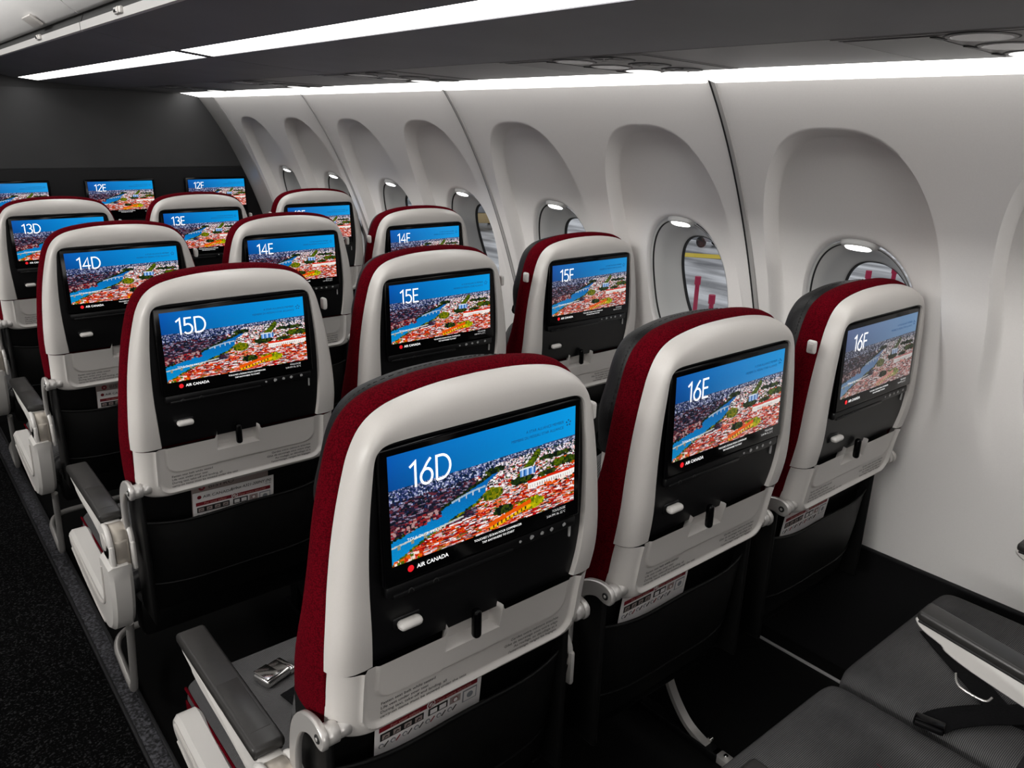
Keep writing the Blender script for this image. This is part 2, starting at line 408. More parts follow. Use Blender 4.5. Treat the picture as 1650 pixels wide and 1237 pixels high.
def display_words():
    out = []
    def w(nm, items):
        b = MB()
        for t, sz, x, d, m, al, thin, sx in items: b.text(t, sz, on_screen(x, d, .002), M[m], al, thin, sx=sx, rot=TROT)
        out.append((nm, b)); return b
    w('alliance_text', [('A STAR ALLIANCE MEMBER', .0056, .128, .0205, 'skytext', 'RIGHT', 0, 1), ('MEMBRE DU RÉSEAU STAR ALLIANCE', .0056, .128, .0285, 'skytext', 'RIGHT', 0, 1)])
    b = MB(); out.append(('alliance_emblem', b))
    for k in range(5):
        a = 2 * math.pi * k / 5 + .3
        b.add([on_screen(.137 + .0042 * math.cos(a + q) * r, .0215 - .0042 * math.sin(a + q) * r, .002) for q, r in ((-.35, 1), (0, .45), (.35, 1), (0, 1.25))], [(0, 1, 2, 3)], M['skytext'])
    w('city_caption', [('TOULOUSE, FRANCE', .0058, -.129, DH - .0275, 'seltext', 'LEFT', -.00008, 1.05)])
    w('airline_name', [('AIR CANADA', .0078, -.1165, DH + .0125, 'seltext', 'LEFT', .00005, 1.0)])
    b = MB(); out.append(('airline_emblem', b)); c = on_screen(-.1255, DH + .0098, .002); n = 20
    b.add([c + TROT @ Vector((.0045 * math.cos(6.2832 * k / n), 0, .0045 * math.sin(6.2832 * k / n))) for k in range(n)], [tuple(range(n))], M['roundel'])
    w('prompt_text', [("TOUCHEZ L'ÉCRAN POUR COMMENCER", .0044, .012, DH + .0075, 'seltext', 'CENTER', 0, 1), ('TAP ANYWHERE TO START', .0044, .012, DH + .0135, 'seltext', 'CENTER', 0, 1)])
    w('clock_text', [('TOULOUSE', .0050, .134, DH + .0068, 'seltext', 'RIGHT', -.0001, 1), ('5:04 PM 16, 22°C', .0050, .134, DH + .0128, 'seltext', 'RIGHT', -.0001, 1)])
    return [(n, b.mesh(n, 0)) for n, b in out]
DISP = display_mesh(); WORDS = display_words()
DISPS = {}
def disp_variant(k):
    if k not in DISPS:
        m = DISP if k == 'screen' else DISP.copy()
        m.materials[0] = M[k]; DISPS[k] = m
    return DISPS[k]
def arc(cx, cy, rx, ry, a0, a1, n=14): return [(cx + rx * math.cos(math.radians(a0 + (a1 - a0) * i / n)), cy + ry * math.sin(math.radians(a0 + (a1 - a0) * i / n))) for i in range(n + 1)]
GL = {'1': (.46, [[(.06, .80), (.30, .97), (.30, 0)]]),
      '2': (.62, [arc(.29, .73, .24, .25, 165, -25) + [(.05, .03), (.56, .03)]]),
      '3': (.60, [arc(.27, .74, .22, .23, 150, -90, 16), arc(.27, .27, .26, .25, 88, -150, 18)]),
      '4': (.66, [[(.46, 0), (.46, .97), (.04, .28), (.62, .28)]]),
      '5': (.61, [[(.51, .96), (.13, .96), (.10, .56)] + arc(.27, .31, .26, .29, 118, -142, 18)]),
      '6': (.65, [[(.50, .97), (.34, .80), (.13, .48)] + arc(.31, .30, .245, .285, 150, 530, 30)]),
      '7': (.58, [[(.04, .95), (.54, .95), (.2, 0)]]),
      'D': (.80, [[(.10, .03), (.10, .95), (.28, .95)] + arc(.30, .49, .40, .46, 88, -88, 22) + [(.28, .03), (.10, .03)]]),
      'E': (.60, [[(.52, .96), (.10, .96), (.10, .03), (.53, .03)], [(.10, .51), (.48, .51)]]),
      'F': (.56, [[(.52, .96), (.10, .96), (.10, 0)], [(.10, .49), (.47, .49)]])}
def number_mesh(t):
    b = MB(); cur = -.1235; H = .0335; w = .0016; base = .0472
    for ch in t:
        adv, strokes = GL[ch]
        for st in strokes:
            P = [(cur + x * H, y * H) for x, y in st]; L, Rr = [], []
            for i, p in enumerate(P):
                a = P[max(i - 1, 0)]; c = P[min(i + 1, len(P) - 1)]
                d1 = (p[0] - a[0], p[1] - a[1]); d2 = (c[0] - p[0], c[1] - p[1])
                n1 = math.hypot(*d1) or 1; n2 = math.hypot(*d2) or 1
                if i == 0: d1, n1 = d2, n2
                if i == len(P) - 1: d2, n2 = d1, n1
                m1 = (-d1[1] / n1, d1[0] / n1); m2 = (-d2[1] / n2, d2[0] / n2)
                mx, my = m1[0] + m2[0], m1[1] + m2[1]; l = mx * mx + my * my
                k = min(2 / l if l > .2 else 2, 2.2) if l else 1
                mx, my = mx * k / 1., my * k / 1.
                if i in (0, len(P) - 1): mx, my = m1
                L.append((p[0] + mx * w, p[1] + my * w)); Rr.append((p[0] - mx * w, p[1] - my * w))
            n = len(P); vs = [on_screen(x, base - y, .0022) for x, y in L + Rr]
            b.add(vs, [(i, i + 1, n + i + 1, n + i) for i in range(n - 1)], M['seltext'])
        cur += adv * H
    return b.mesh('seat_number', 0)

# ------------------------------------------------------------------ seat meshes (local: x right, y forward, z up, origin on the floor under the screen plane)
def lean(z):
    return 0. if z > .93 else .135 * (.93 - z) ** 1.0 * smooth(.95, .80, z) if z > .8 else .135 * (.93 - z)
PAIRS = [((.2265, .8365), (.172, .8365)), ((.2270, .88), (.1755, .88)), ((.2225, .94), (.1785, .94)), ((.2150, 1.0), (.1780, 1.0)),
         ((.2060, 1.05), (.1750, 1.05)), ((.1950, 1.095), (.1705, 1.092)), ((.1850, 1.126), (.1670, 1.118)), ((.1700, 1.1515), (.1610, 1.129)),
         ((.1480, 1.1685), (.1480, 1.1345)), ((.1150, 1.179), (.1150, 1.1355)), ((.0600, 1.1865), (.0600, 1.1355)), ((0, 1.1885), (0, 1.1355))]
half = crom([(*a, *b) for a, b in PAIRS], 4)
ARCH = [(x, z, ix, iz) for x, z, ix, iz in half] + [(-x, z, -ix, iz) for x, z, ix, iz in half[-2::-1]]
def shell_mesh():
    b = MB()
    sec = [(0, .014), (0, .001), (.04, -.003), (.25, -.0045), (.5, -.004), (.68, -.0015), (.80, .003), (.90, .009), (.96, .016), (1.0, .026), (1.0, .036), (.93, .038)]
    loops = []
    for s, y in sec:
        loops.append([(ix + (x - ix) * s, y + lean(iz + (z - iz) * s), iz + (z - iz) * s) for x, z, ix, iz in ARCH])
    b.loft(loops, M['shell'], closed=False)
    return b.mesh('back_shell', 50)
def surround_mesh():
    b = MB(); lp = [(ix * 1.01, .005 + lean(iz), iz) for x, z, ix, iz in ARCH]
    n = len(lp); h = n // 2
    b.add(lp, [(i, i + 1, n - 2 - i, n - 1 - i) for i in range(h)], M['bay'])
    # storage ledge under the screen and the lower lip
    b.rbox((0, .0, .9415), (.318, .012, .017), .004, M['bay'])
    b.rbox((-.055, -.004, .935), (.19, .008, .006), .002, M['bay'])
    return b.mesh('screen_surround', 40)
def monitor_mesh():
    b = MB(); c = on_screen(0, .0795, -.004)
    b.rbox(c, (.327, .0098, .180), .004, M['gloss'], 3, Matrix.Rotation(TILT, 4, 'X'))
    return b.mesh('seatback_monitor', 40)
def buttons_mesh():
    out = []
    for k, (x, sz) in enumerate(((.052, .0028), (.073, .0042), (.092, .0034), (.110, .0036), (.134, .0034))):
        b = MB(); c = Vector((x, -.0075, .9435)); n = 5 + k
        b.add([c + Vector((sz * math.cos(6.283 * q / n), 0, sz * math.sin(6.283 * q / n) * (.7 if q % 2 else 1))) for q in range(n)], [tuple(range(n))], M['icon']); out.append(('touch_button', b))
    for x in (-.125, -.088):
        b = MB(); b.tube([(x - .004, -.0078, .934), (x - .003, -.0078, .938), (x, -.0078, .9395), (x + .003, -.0078, .938), (x + .004, -.0078, .934)], .0007, M['faint'], 5); out.append(('jack_mark', b))
    b = MB(); b.rbox((.1555, .003, .921), (.0035, .004, .018), .0015, M['icon']); out.append(('charging_slot', b))
    return [(n, b.mesh(n, 0)) for n, b in out]
TX, TB = .2228, .717
def tray_y(x, z):
    hb = z - TB
    hw = TX - (0 if hb > .032 else .032 - math.sqrt(max(0, .032 ** 2 - (.032 - hb) ** 2)))
    e = hw - abs(x); y = lean(z) - .0065
    r = .042
    if e < r: y += .8 * (r - math.sqrt(max(0, r * r - (r - e) ** 2)))
    if hb < .010: y += .010 - math.sqrt(max(0, .010 ** 2 - (.010 - hb) ** 2))
    def sd(bx, zb, rr):
        dx, dz = abs(x) - (bx - rr), (zb + rr) - z
        return math.hypot(max(dx, 0), max(dz, 0)) + min(max(dx, dz), 0) - rr
    s1 = sd(.186, .7285, .03)
    y += .0045 * (1 - smooth(-.007, 0, s1)) - .0022 * math.exp(-((s1 - .0015) / .0022) ** 2)
    s2 = sd(.168, .770, .028)
    y += -.0030 * (1 - smooth(-.003, 0, s2))
    dx = abs(x + .0135) - .046; q = max(dx, .8045 - z)
    y += .019 * (1 - smooth(-.005, 0.001, q))
    return y
def tray_mesh():
    b = MB()
    def fn(u, v):
        x0 = -1 + 2 * u
        zt = .8335 + .0125 * (1 - smooth(.046, .052, abs(x0 * TX + .0135)))
        z = TB + (zt - TB) * v; hb = z - TB
        hw = TX - (0 if hb > .032 else .032 - math.sqrt(max(0, .032 ** 2 - (.032 - hb) ** 2)))
        x = x0 * hw
        return (x, tray_y(x, z), z)
    b.grid(fn, 190, 64, M['shell'])
    # thickness: return edge along the rim
    rim = [fn(0, j / 20) for j in range(20, -1, -1)] + [fn(i / 40, 0) for i in range(1, 41)] + [fn(1, j / 20) for j in range(1, 21)]
    b.loft([rim, [(x * .985, y + .022, z + .004) for x, y, z in rim]], M['shell'], closed=False)
    b.rbox((0, .022 + lean(.78), .782), (.40, .012, .09), .004, M['black'])
    return b.mesh('tray_table', 35)
def placard_mesh(side):
    b = MB()
    def w(t, x, z, al):
        y = min(tray_y(max(-.15, min(.15, xx)), z) for xx in (x, x * .6)) - .0012
        b.text(t, .0068, (x, y, z), M['placard'], al, .00006, sx=1.1, rot=Matrix.Rotation(.12, 4, 'X').to_3x3())
    if side < 0:
     for k, t in enumerate(('Fasten seat belt while seated', 'Life vest under your seat', 'During taxi, take-off and landing, all', 'carry-on items must be stowed under the seat')): w(t, -.158, .7605 - .0078 * k, 'LEFT')
    if side > 0:
     for k, t in enumerate(('Gardez votre ceinture attachée', 'Gilet de sauvetage sous votre siège', 'Au roulage, au décollage et à', "l'atterrissage, rangez les bagages")): w(t, .158, .7605 - .0078 * k, 'RIGHT')
    return b.mesh('placard_text', 0)
def latch_mesh():
    b = MB(); b.rbox((-.0135, .004, .834), (.0135, .014, .046), .006, M['gloss'], 3); return b.mesh('tray_latch', 50)
def hook_mesh():
    b = MB(); b.rbox((-.124, -.002, .886), (.034, .016, .0125), .006, M['white'], 3); b.rbox((-.124, .008, .885), (.040, .006, .018), .003, M['bay'])
    return b.mesh('coat_hook', 50)
def knob_mesh(s):
    b = MB(); b.rbox((s * .217, .033, 1.09), (.010, .019, .027), .0045, M['white'], 3)
    b.rbox((s * .2225, .033, 1.09), (.002, .010, .014), .001, M['shell'], 2); return b.mesh('recline_button', 50)
def hinge_mesh(s):
    """aluminium tray arm: pivot barrel at the lower corner of the back, plate curving forward and down"""
    b = MB(); x = s * (.238 if s < 0 else .222); P = (.032, .745)
    b.cyl((x - s * .013, *P), 'x', .015, .018, M['alu'], 28); b.cyl((x - s * .030, *P), 'x', .0125, .018, M['alu'], 28)
    b.cyl((s * .155, P[0] + .012, P[1] - .006), 'x', .006, .12, M['bay'], 14)
    prof = crom([(.016, .741), (.017, .753), (.028, .762), (.050, .764), (.078, .755), (.102, .735), (.118, .710), (.127, .675), (.131, .64), (.131, .60), (.112, .60), (.110, .64), (.105, .675), (.095, .702), (.078, .722), (.055, .733), (.036, .729), (.022, .731), (.016, .741)], 3)[:-1]
    b.prism(prof, x - .005, x + .005, M['alu'], .0018)
    b.cyl((x + s * .0055, *P), 'x', .0065, .002, M['gap'], 16, .0006); b.cyl((x + s * .0062, *P), 'x', .003, .002, M['alu'], 12, .0006)
    return b.mesh('tray_arm', 45)
def outline(off, zb, sc=1.0, top=0.):
    """closed loop: arch grown by off, straight to zb, slightly narrower at the foot"""
    up = []
    for i, (x, z, ix, iz) in enumerate(ARCH):
        a = ARCH[max(i - 1, 0)]; c = ARCH[min(i + 1, len(ARCH) - 1)]
        tx, tz = c[0] - a[0], c[1] - a[1]; l = math.hypot(tx, tz) or 1
        up.append((x * sc + off * tz / l, z + top - off * tx / l))
    nb = 10; x0, z0 = up[0]; x1, z1 = up[-1]
    L = [(x0 - .006 * (k / nb), zb + (z0 - zb) * (1 - k / nb)) for k in range(nb, 0, -1)]
    Rr = [(x1 + .006 * (k / nb), zb + (z1 - zb) * (1 - k / nb)) for k in range(1, nb + 1)]
    return L + up + Rr
def slab(steps, zb, m, name, thick=lambda z: 1., y0=.0, sc=1., top=0.):
    b = MB(); loops = []
    for y, off in steps:
        loops.append([(x, y0 + (y - y0) * thick(z) + lean(z), z) for x, z in outline(off, zb + max(0, -off), sc, top)])
    n = len(loops[0]); b.loft(loops, m, True); h = n // 2
    for k, lp in ((0, loops[0]), (1, loops[-1])):
        b.add(lp, [(i, i + 1, n - 2 - i, n - 1 - i) for i in range(h) if i < n - 2 - i], m)
    return b.mesh(name, 45)
def red_mesh():
    return slab([(.026, -.012), (.028, .000), (.036, .006), (.048, .0085), (.060, .0080), (.072, .004), (.080, -.004), (.084, -.016)], .742, M['red'], 'back_cushion', thick=lambda z: 1 + 1.0 * smooth(1.0, .72, z), y0=.03)
def headrest_mesh():
    b = MB(); loops = []
    st = [(.068, -.030), (.072, -.010), (.082, -.001), (.098, .002), (.114, -.002), (.126, -.010), (.135, -.024), (.140, -.05)]
    for y, off in st:
        L = []
        for x, z in outline(off, .97 + max(0, -off) * .6):
            if z < .834: z = .97 + max(0, -off) * .6
            elif z < 1.0: z = max(z, .97 + max(0, -off) * .6)
            L.append((x * .925 * (1 - .10 * smooth(1.06, .97, z)), y + .01 * smooth(1.1, 1.0, z), z - .003))
        loops.append(L)
    n = len(loops[0]); b.loft(loops, M['leather'], True); h = n // 2
    for lp in (loops[0], loops[-1]): b.add(lp, [(i, i + 1, n - 2 - i, n - 1 - i) for i in range(h) if i < n - 2 - i], M['leather'])
    # stitched seam near the rear edge
    src = [p for p in outline(.0025, .97) if p[1] > 1.0]
    for i in range(0, len(src) - 1):
        (x0, z0), (x1, z1) = src[i], src[i + 1]; l = math.hypot(x1 - x0, z1 - z0); k = max(1, int(l / .008))
        for q in range(k):
            a, c = q / k, (q + .55) / k
            f = lambda t: (((x0 + (x1 - x0) * t) * .925) * (1 - .10 * smooth(1.06, .97, z0 + (z1 - z0) * t)) * 1.002, .093 + .01 * smooth(1.1, 1.0, z0), z0 + (z1 - z0) * t - .0025)
            b.tube([f(a), f(c)], .0006, M['stitch'], 4)
    return b.mesh('headrest', 50)
def wing_mesh(s):
    b = MB(); b.rbox((s * .165, .112, .945), (.035, .018, .06), .006, M['shell'], 3)
    return b.mesh('headrest_slide', 50)
def backrest_mesh():
    b = MB(); loops = []
    for y, k in ((.09, .03), (.105, .006), (.135, 0), (.16, .010), (.172, .03), (.176, .07)):
        L = []
        for t in range(40):
            a = 2 * math.pi * t / 40; ca, sa = math.cos(a), math.sin(a)
            x = (.205 - k) * math.copysign(abs(ca) ** .35, ca); z = .70 + (.25 - k) * math.copysign(abs(sa) ** .35, sa)
            L.append((x, y + lean(z) + .05 * smooth(.8, .5, z), z))
        loops.append(L)
    b.loft(loops, M['cloth'], True, (True, True)); return b.mesh('backrest', 50)
def pocket_mesh():
    b = MB()
    def back(u, v):
        x = -.218 + .436 * u; z = .40 + .335 * v; return (x, lean(z) + .046, z)
    b.grid(back, 3, 12, M['pocketcloth'])
    for s in (-1, 1): b.rbox((s * .215, .105, .57), (.012, .10, .34), .005, M['pocketcloth'])
    def front(u, v):
        x = -.212 + .424 * u; q = x / .212
        zt = .650 - .014 * (1 - q * q) - .004 * math.sin(u * 9); z = .41 + (zt - .41) * v
        return (x, lean(z) + .030 - .030 * (1 - q ** 4) * math.sin(3.14 * (v * .75 + .08)), z)
    b.grid(front, 40, 24, M['pocketcloth'])
    b.tube([(front(i / 40, 1)[0], front(i / 40, 1)[1], front(i / 40, 1)[2]) for i in range(41)], .0035, M['pocketcloth'], 8)
    b.tube([(front(i / 40, .32)[0], front(i / 40, .32)[1] - .001, front(i / 40, .32)[2]) for i in range(41)], .002, M['black'], 6)
    return b.mesh('literature_pocket', 50)
def cushion_mesh(red_edge):
    b = MB(); loops = []
    hx, y0, y1 = .2505, .245, .638
    for z, k in ((.345, .02), (.352, .006), (.375, 0), (.420, 0), (.441, .003), (.450, .009), (.455, .02), (.4565, .05), (.457, .11)):
        L = []
        for t in range(72):
            a = 2 * math.pi * (t + .5) / 72; ca, sa = math.cos(a), math.sin(a)
            L.append(((hx - k) * math.copysign(abs(ca) ** .13, ca), (y0 + y1) / 2 + ((y1 - y0) / 2 - k) * math.copysign(abs(sa) ** .13, sa), z))
        loops.append(L)
    b.loft(loops, M['cloth'], True, (True, True))
    if red_edge:
        b.rbox((-.2515, .43, .395), (.003, .36, .055), .001, M['red'])
        b.tube([(-.2475, .26 + .36 * i / 10, .441) for i in range(11)], .0028, M['red'], 6)
    # woven dashes on the seat top
    for (x, y, l, m) in ((-.05, .30, .05, 'redthread'), (-.042, .29, .04, 'redthread'), (.09, .42, .045, 'redthread'), (-.09, .27, .03, 'palethread'), (.02, .22, .05, 'redthread'), (.16, .25, .05, 'redthread')):
        b.tube([(x, y, .4565), (x + .006, y + l, .4565)], .0009, M[m], 5)
    return b.mesh('seat_cushion', 60)
def base_mesh():
    b = MB(); b.rbox((0, .40, .334), (.44, .36, .03), .012, M['black']); b.rbox((0, .17, .37), (.46, .06, .10), .015, M['black'])
    return b.mesh('seat_pan', 45)
def arm_body(x, aisle):
    b = MB()
    prof = crom([(.10, .590), (.13, .625), (.20, .628), (.36, .630), (.47, .632), (.500, .631), (.506, .622), (.49, .610), (.455, .603), (.445, .596), (.40, .588), (.28, .580), (.17, .562), (.12, .552), (.10, .590)], 3)[:-1]
    b.prism(prof, x - .019, x + .019, M['white'], .004)
    return b.mesh('armrest', 45)
def arm_pad(x):
    b = MB(); b.rbox((x, .335, .6385), (.050, .340, .019), .007, M['padgrey'], 3)
    b.rbox((x, .335, .6275), (.044, .330, .006), .002, M['gap'])
    b.rbox((x, .265, .6477), (.034, .13, .0016), .0007, M['padgrey']); return b.mesh('armrest_pad', 45)
def arm_pivot(x):
    b = MB(); c = (.135, .598)
    b.cyl((x, *c), 'x', .037, .030, M['beige'], 36); b.rbox((x, .125, .575), (.030, .058, .07), .006, M['beige'])
    for s in (-1, 1):
        b.cyl((x + s * .0215, *c), 'x', .041, .011, M['white'], 36, .003); b.rbox((x + s * .0215, .127, .568), (.011, .075, .07), .005, M['white'])
    b.cyl((x - .0275, *c), 'x', .02, .003, M['shell'], 24, .001); b.cyl((x + .0275, *c), 'x', .02, .003, M['shell'], 24, .001)
    return b.mesh('armrest_pivot', 45)
def arm_post(x):
    b = MB(); b.prism(crom([(.09, .58), (.155, .58), (.20, .44), (.23, .33), (.15, .33), (.115, .44), (.09, .58)], 3)[:-1], x - .012, x + .012, M['black'], .003); return b.mesh('armrest_post', 45)
def bay_mesh():
    """white L-shaped end bracket under the aisle armrest"""
    b = MB(); x = -.268
    prof = crom([(.085, .555), (.172, .555), (.176, .50), (.183, .455), (.208, .428), (.262, .426), (.36, .434), (.47, .444), (.53, .450), (.560, .440), (.566, .412), (.54, .392), (.45, .372), (.36, .356), (.29, .347), (.24, .343), (.20, .344), (.165, .356), (.13, .383), (.105, .43), (.09, .49), (.085, .555)], 3)[:-1]
    b.prism(prof, x - .024, x + .024, M['white'], .008)
    # raised inner rib that follows the bend
    b.tube(crom([(x - .0245, .158, .53), (x - .0245, .165, .475), (x - .0245, .183, .425), (x - .0245, .24, .402), (x - .0245, .34, .410), (x - .0245, .46, .426), (x - .0245, .54, .436)], 4), .003, M['shell'], 6)
    b.tube(crom([(x - .0245, .535, .402), (x - .0245, .42, .377), (x - .0245, .32, .362), (x - .0245, .25, .354), (x - .0245, .215, .354)], 4), .0025, M['shell'], 6)
    return b.mesh('end_bracket', 40)
PART = dict(shell=shell_mesh(), surround=surround_mesh(), monitor=monitor_mesh(), icons=buttons_mesh(), tray=tray_mesh(), placardL=placard_mesh(-1), placardR=placard_mesh(1), latch=latch_mesh(),
            hook=hook_mesh(), knobR=knob_mesh(1), knobL=knob_mesh(-1), hingeL=hinge_mesh(-1), hingeR=hinge_mesh(1), red=red_mesh(), head=headrest_mesh(), wingL=wing_mesh(-1), wingR=wing_mesh(1),
            back=backrest_mesh(), pocket=pocket_mesh(), cush=cushion_mesh(False), cushD=cushion_mesh(True), base=base_mesh(), bay=bay_mesh())
for k, x in (('A', -.257), ('M', .2475), ('W', .240)):
    PART['arm' + k] = arm_body(x, k == 'A'); PART['pad' + k] = arm_pad(x); PART['piv' + k] = arm_pivot(x); PART['post' + k] = arm_post(x)

def armrest(k, root):
    a = obj('armrest', PART['arm' + k], root); obj('armrest_pad', PART['pad' + k], a); obj('armrest_pivot', PART['piv' + k], a)
    if k != 'A': obj('armrest_post', PART['post' + k], a)
SP, XS = .8644, {'D': 0., 'E': .52, 'F': 1.0425}
ROWY = {16: 0., 15: SP, 14: 2 * SP, 13: 3 * SP, 17: -.778}
WHERE = {'D': 'by the aisle', 'E': 'in the middle of the row', 'F': 'by the window'}
SEATS = {}
for row in (16, 15, 14, 13, 17):
    for c in 'DEF':
        lab = (f'red and grey airliner seat with screen reading {row}{c}, {WHERE[c]}' if row < 17 else
               {'D': 'charcoal seat cushion at the lower edge, aisle seat of the nearest row', 'E': 'charcoal ribbed middle seat with plain cushion, left of the belted seat', 'F': 'charcoal ribbed window seat with black belt lying on its cushion'}[c])
        s = thing('airliner_seat', (XS[c], ROWY[row], 0), lab, 'airplane seat', 'airliner seats in rows of three'); SEATS[row, c] = s
        obj('back_shell', PART['shell'], s); su = obj('screen_surround', PART['surround'], s); [obj(n_, m_, su) for n_, m_ in PART['icons']]
        mo = obj('seatback_monitor', PART['monitor'], s)
        kind = {(16, 'E'): 'screen_side', (16, 'F'): 'screen_oblique', (15, 'F'): 'screen_side'}.get((row, c), 'screen')
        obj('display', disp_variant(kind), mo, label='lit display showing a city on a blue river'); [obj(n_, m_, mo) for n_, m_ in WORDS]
        obj('seat_number', number_mesh(f'{row}{c}'), mo, label=f'white number {row}{c}')
        t = obj('tray_table', PART['tray'], s); obj('placard_text', PART['placardL'], t); obj('placard_text', PART['placardR'], t); obj('tray_latch', PART['latch'], t, label='black turning latch')
        obj('coat_hook', PART['hook'], s, label='small white hook'); obj('recline_button', PART['knobL' if c == 'F' else 'knobR'], s)
        obj('tray_arm', PART['hingeL'], s); obj('tray_arm', PART['hingeR'], s)
        obj('back_cushion', PART['red'], s, label='dark red fabric cushion edge'); obj('headrest', PART['head'], s, label='black stitched headrest'); obj('headrest_slide', PART['wingL'], s); obj('headrest_slide', PART['wingR'], s)
        obj('backrest', PART['back'], s); obj('literature_pocket', PART['pocket'], s); obj('seat_cushion', PART['cushD' if c == 'D' else 'cush'], s); obj('seat_pan', PART['base'], s)
        armrest('W' if c == 'F' else 'M', s)
        if (row, c) == (17, 'E'):
            a = [o for o in s.children if o.name.startswith('armrest')][0]; an = math.radians(7.5); p = Vector((0, .135, .598)); a.rotation_euler = (an, 0, 0); a.location = p - Matrix.Rotation(an, 3, 'X') @ p
        if c == 'D': armrest('A', s); obj('end_bracket', PART['bay'], s, label='white curved end bracket')

# belts: buckle lying on 16D, webbing on 17F
b = MB(); b.rbox((0, 0, .011), (.058, .046, .018), .006, M['chrome'], 3, Matrix.Rotation(.0, 4, 'Z')); b.rbox((.032, 0, .009), (.014, .050, .014), .004, M['chrome'], 2)
b.rbox((-.012, 0, .0215), (.032, .042, .004), .0018, M['chrome'], 2, Matrix.Rotation(.06, 4, 'Y'))
bk = b.mesh('belt_buckle', 45)
def strap(path, width, m, th=.0016, side=None):
    mb = MB(); L = [[], [], [], []]; P = [Vector(p) for p in path]
    for i, p in enumerate(P):
        t = (P[min(i + 1, len(P) - 1)] - P[max(i - 1, 0)]).normalized()
        s = side[i] if side else Vector((0, 0, 1)).cross(t); s = Vector(s).normalized(); n = t.cross(s).normalized()
        for k, (a, c) in enumerate(((-1, -1), (1, -1), (1, 1), (-1, 1))): L[k].append(p + s * (a * width / 2) + n * (c * th / 2))
    mb.loft([[L[k][i] for k in range(4)] for i in range(len(P))], m, True, (True, True)); return mb
belt = obj('seat_belt', strap(crom([(-.02, .17, .462), (-.05, .27, .461), (-.085, .40, .461), (-.10, .47, .463)], 5), .045, M['strap']), SEATS[16, 'D'])
o = obj('belt_buckle', bk, belt, (-.112, .525, .4575), 'polished lift-lever buckle'); o.rotation_euler = (0, 0, .30)
f = SEATS[17, 'F']
belt = obj('seat_belt', strap(crom([(.035, .575, .4592), (-.01, .52, .4605), (-.07, .445, .463), (-.125, .37, .467), (-.10, .30, .466), (-.03, .255, .463), (.06, .22, .464), (.14, .18, .50)], 6), .050, M['strap']), f)
b = MB(); b.rbox((0, 0, 0), (.022, .052, .018), .004, M['gloss'], 2); b.rbox((-.012, 0, 0), (.008, .046, .010), .002, M['black'])
o = obj('belt_buckle', b, belt, (-.268, .447, .4675), 'black belt adjuster'); o.rotation_euler = (0, 0, .25)
o = obj('seat_belt', strap(crom([(-.09, .335, .4715), (-.13, .36, .4735), (-.18, .400, .472), (-.23, .433, .468), (-.262, .444, .4655)], 6), .052, M['strap']), f)
b = MB(); b.tube(crom([(.236, .42, .605), (.234, .41, .585), (.236, .37, .580), (.238, .36, .592)], 4), .0018, M['alu'], 8)
PART['wire'] = b.mesh('headset_hook', 0); obj('headset_hook', PART['wire'], SEATS[17, 'E'], label='bent wire hook under the armrest')

# ------------------------------------------------------------------ under-seat frame: beams, legs, luggage bar (parts of each seat)
def beam_part(x0, x1):
    b = MB()
    b.tube([(x0, .42, .296), (x1, .42, .296)], .018, M['black'], 16); return b.mesh('cross_beam', 40)
def leg_part(x):
    l = MB(); path = crom([(x, .335, .33), (x, .326, .22), (x, .290, .12), (x, .235, .050), (x, .18, .022), (x, .12, .012)], 5); loops = []
    for i, p in enumerate(path):
        p = Vector(p); t = (Vector(path[min(i + 1, len(path) - 1)]) - Vector(path[max(i - 1, 0)])).normalized(); n = Vector((1, 0, 0)).cross(t)
        loops.append([p + Vector((sx * .0115, 0, 0)) + n * (sn * .006) for sx, sn in ((-1, -1), (1, -1), (1, 1), (-1, 1))])
    l.loft(loops, M['alu'], True, (True, True))
    l.rbox((x, .115, .012), (.030, .05, .022), .004, M['alu']); l.cyl((x, .105, .026), 'z', .006, .008, M['chrome'], 12); l.cyl((x + .012, .16, .03), 'x', .007, .012, M['chrome'], 12)
    l.prism([(.36, .30), (.50, .30), (.50, .02), (.46, .02), (.42, .18)], x - .012, x + .012, M['black'])
    l.rbox((x, .33, .012), (.034, .42, .022), .004, M['black'])
    l.prism(crom([(.345, .33), (.44, .33), (.43, .19), (.36, .10), (.31, .12), (.335, .20), (.345, .33)], 3)[:-1], x - .030, x - .0125, M['bulkblack'], .006)
    return l.mesh('frame_leg', 40)
def bar_part(pts):
    b = MB(); b.tube(crom(pts, 6), .0095, M['alu'], 12); return b.mesh('luggage_bar', 40)
BARS = {'D': bar_part([(-.245, .205, .335), (-.243, .235, .25), (-.241, .275, .13), (-.240, .296, .085), (-.240, .325, .078), (-.240, .40, .098), (-.237, .455, .112), (-.215, .495, .122), (-.16, .512, .125), (.0, .512, .125), (.2525, .512, .125)]),
        'E': bar_part([(-.2525, .512, .125), (0, .512, .125), (.2525, .512, .125)]),
        'F': bar_part([(-.2525, .512, .125), (.10, .512, .125), (.19, .50, .125), (.20, .46, .125), (.20, .30, .20), (.20, .26, .29)])}
BEAM = beam_part(-.2525, .2525); LEGS = {'E': leg_part(-.23), 'F': leg_part(-.2025)}
for (row, c), s in SEATS.items():
    obj('cross_beam', BEAM, s); obj('luggage_bar', BARS[c], s, label='bent silver tube near the floor')
    if c in LEGS: obj('frame_leg', LEGS[c], s, label='curved silver leg')

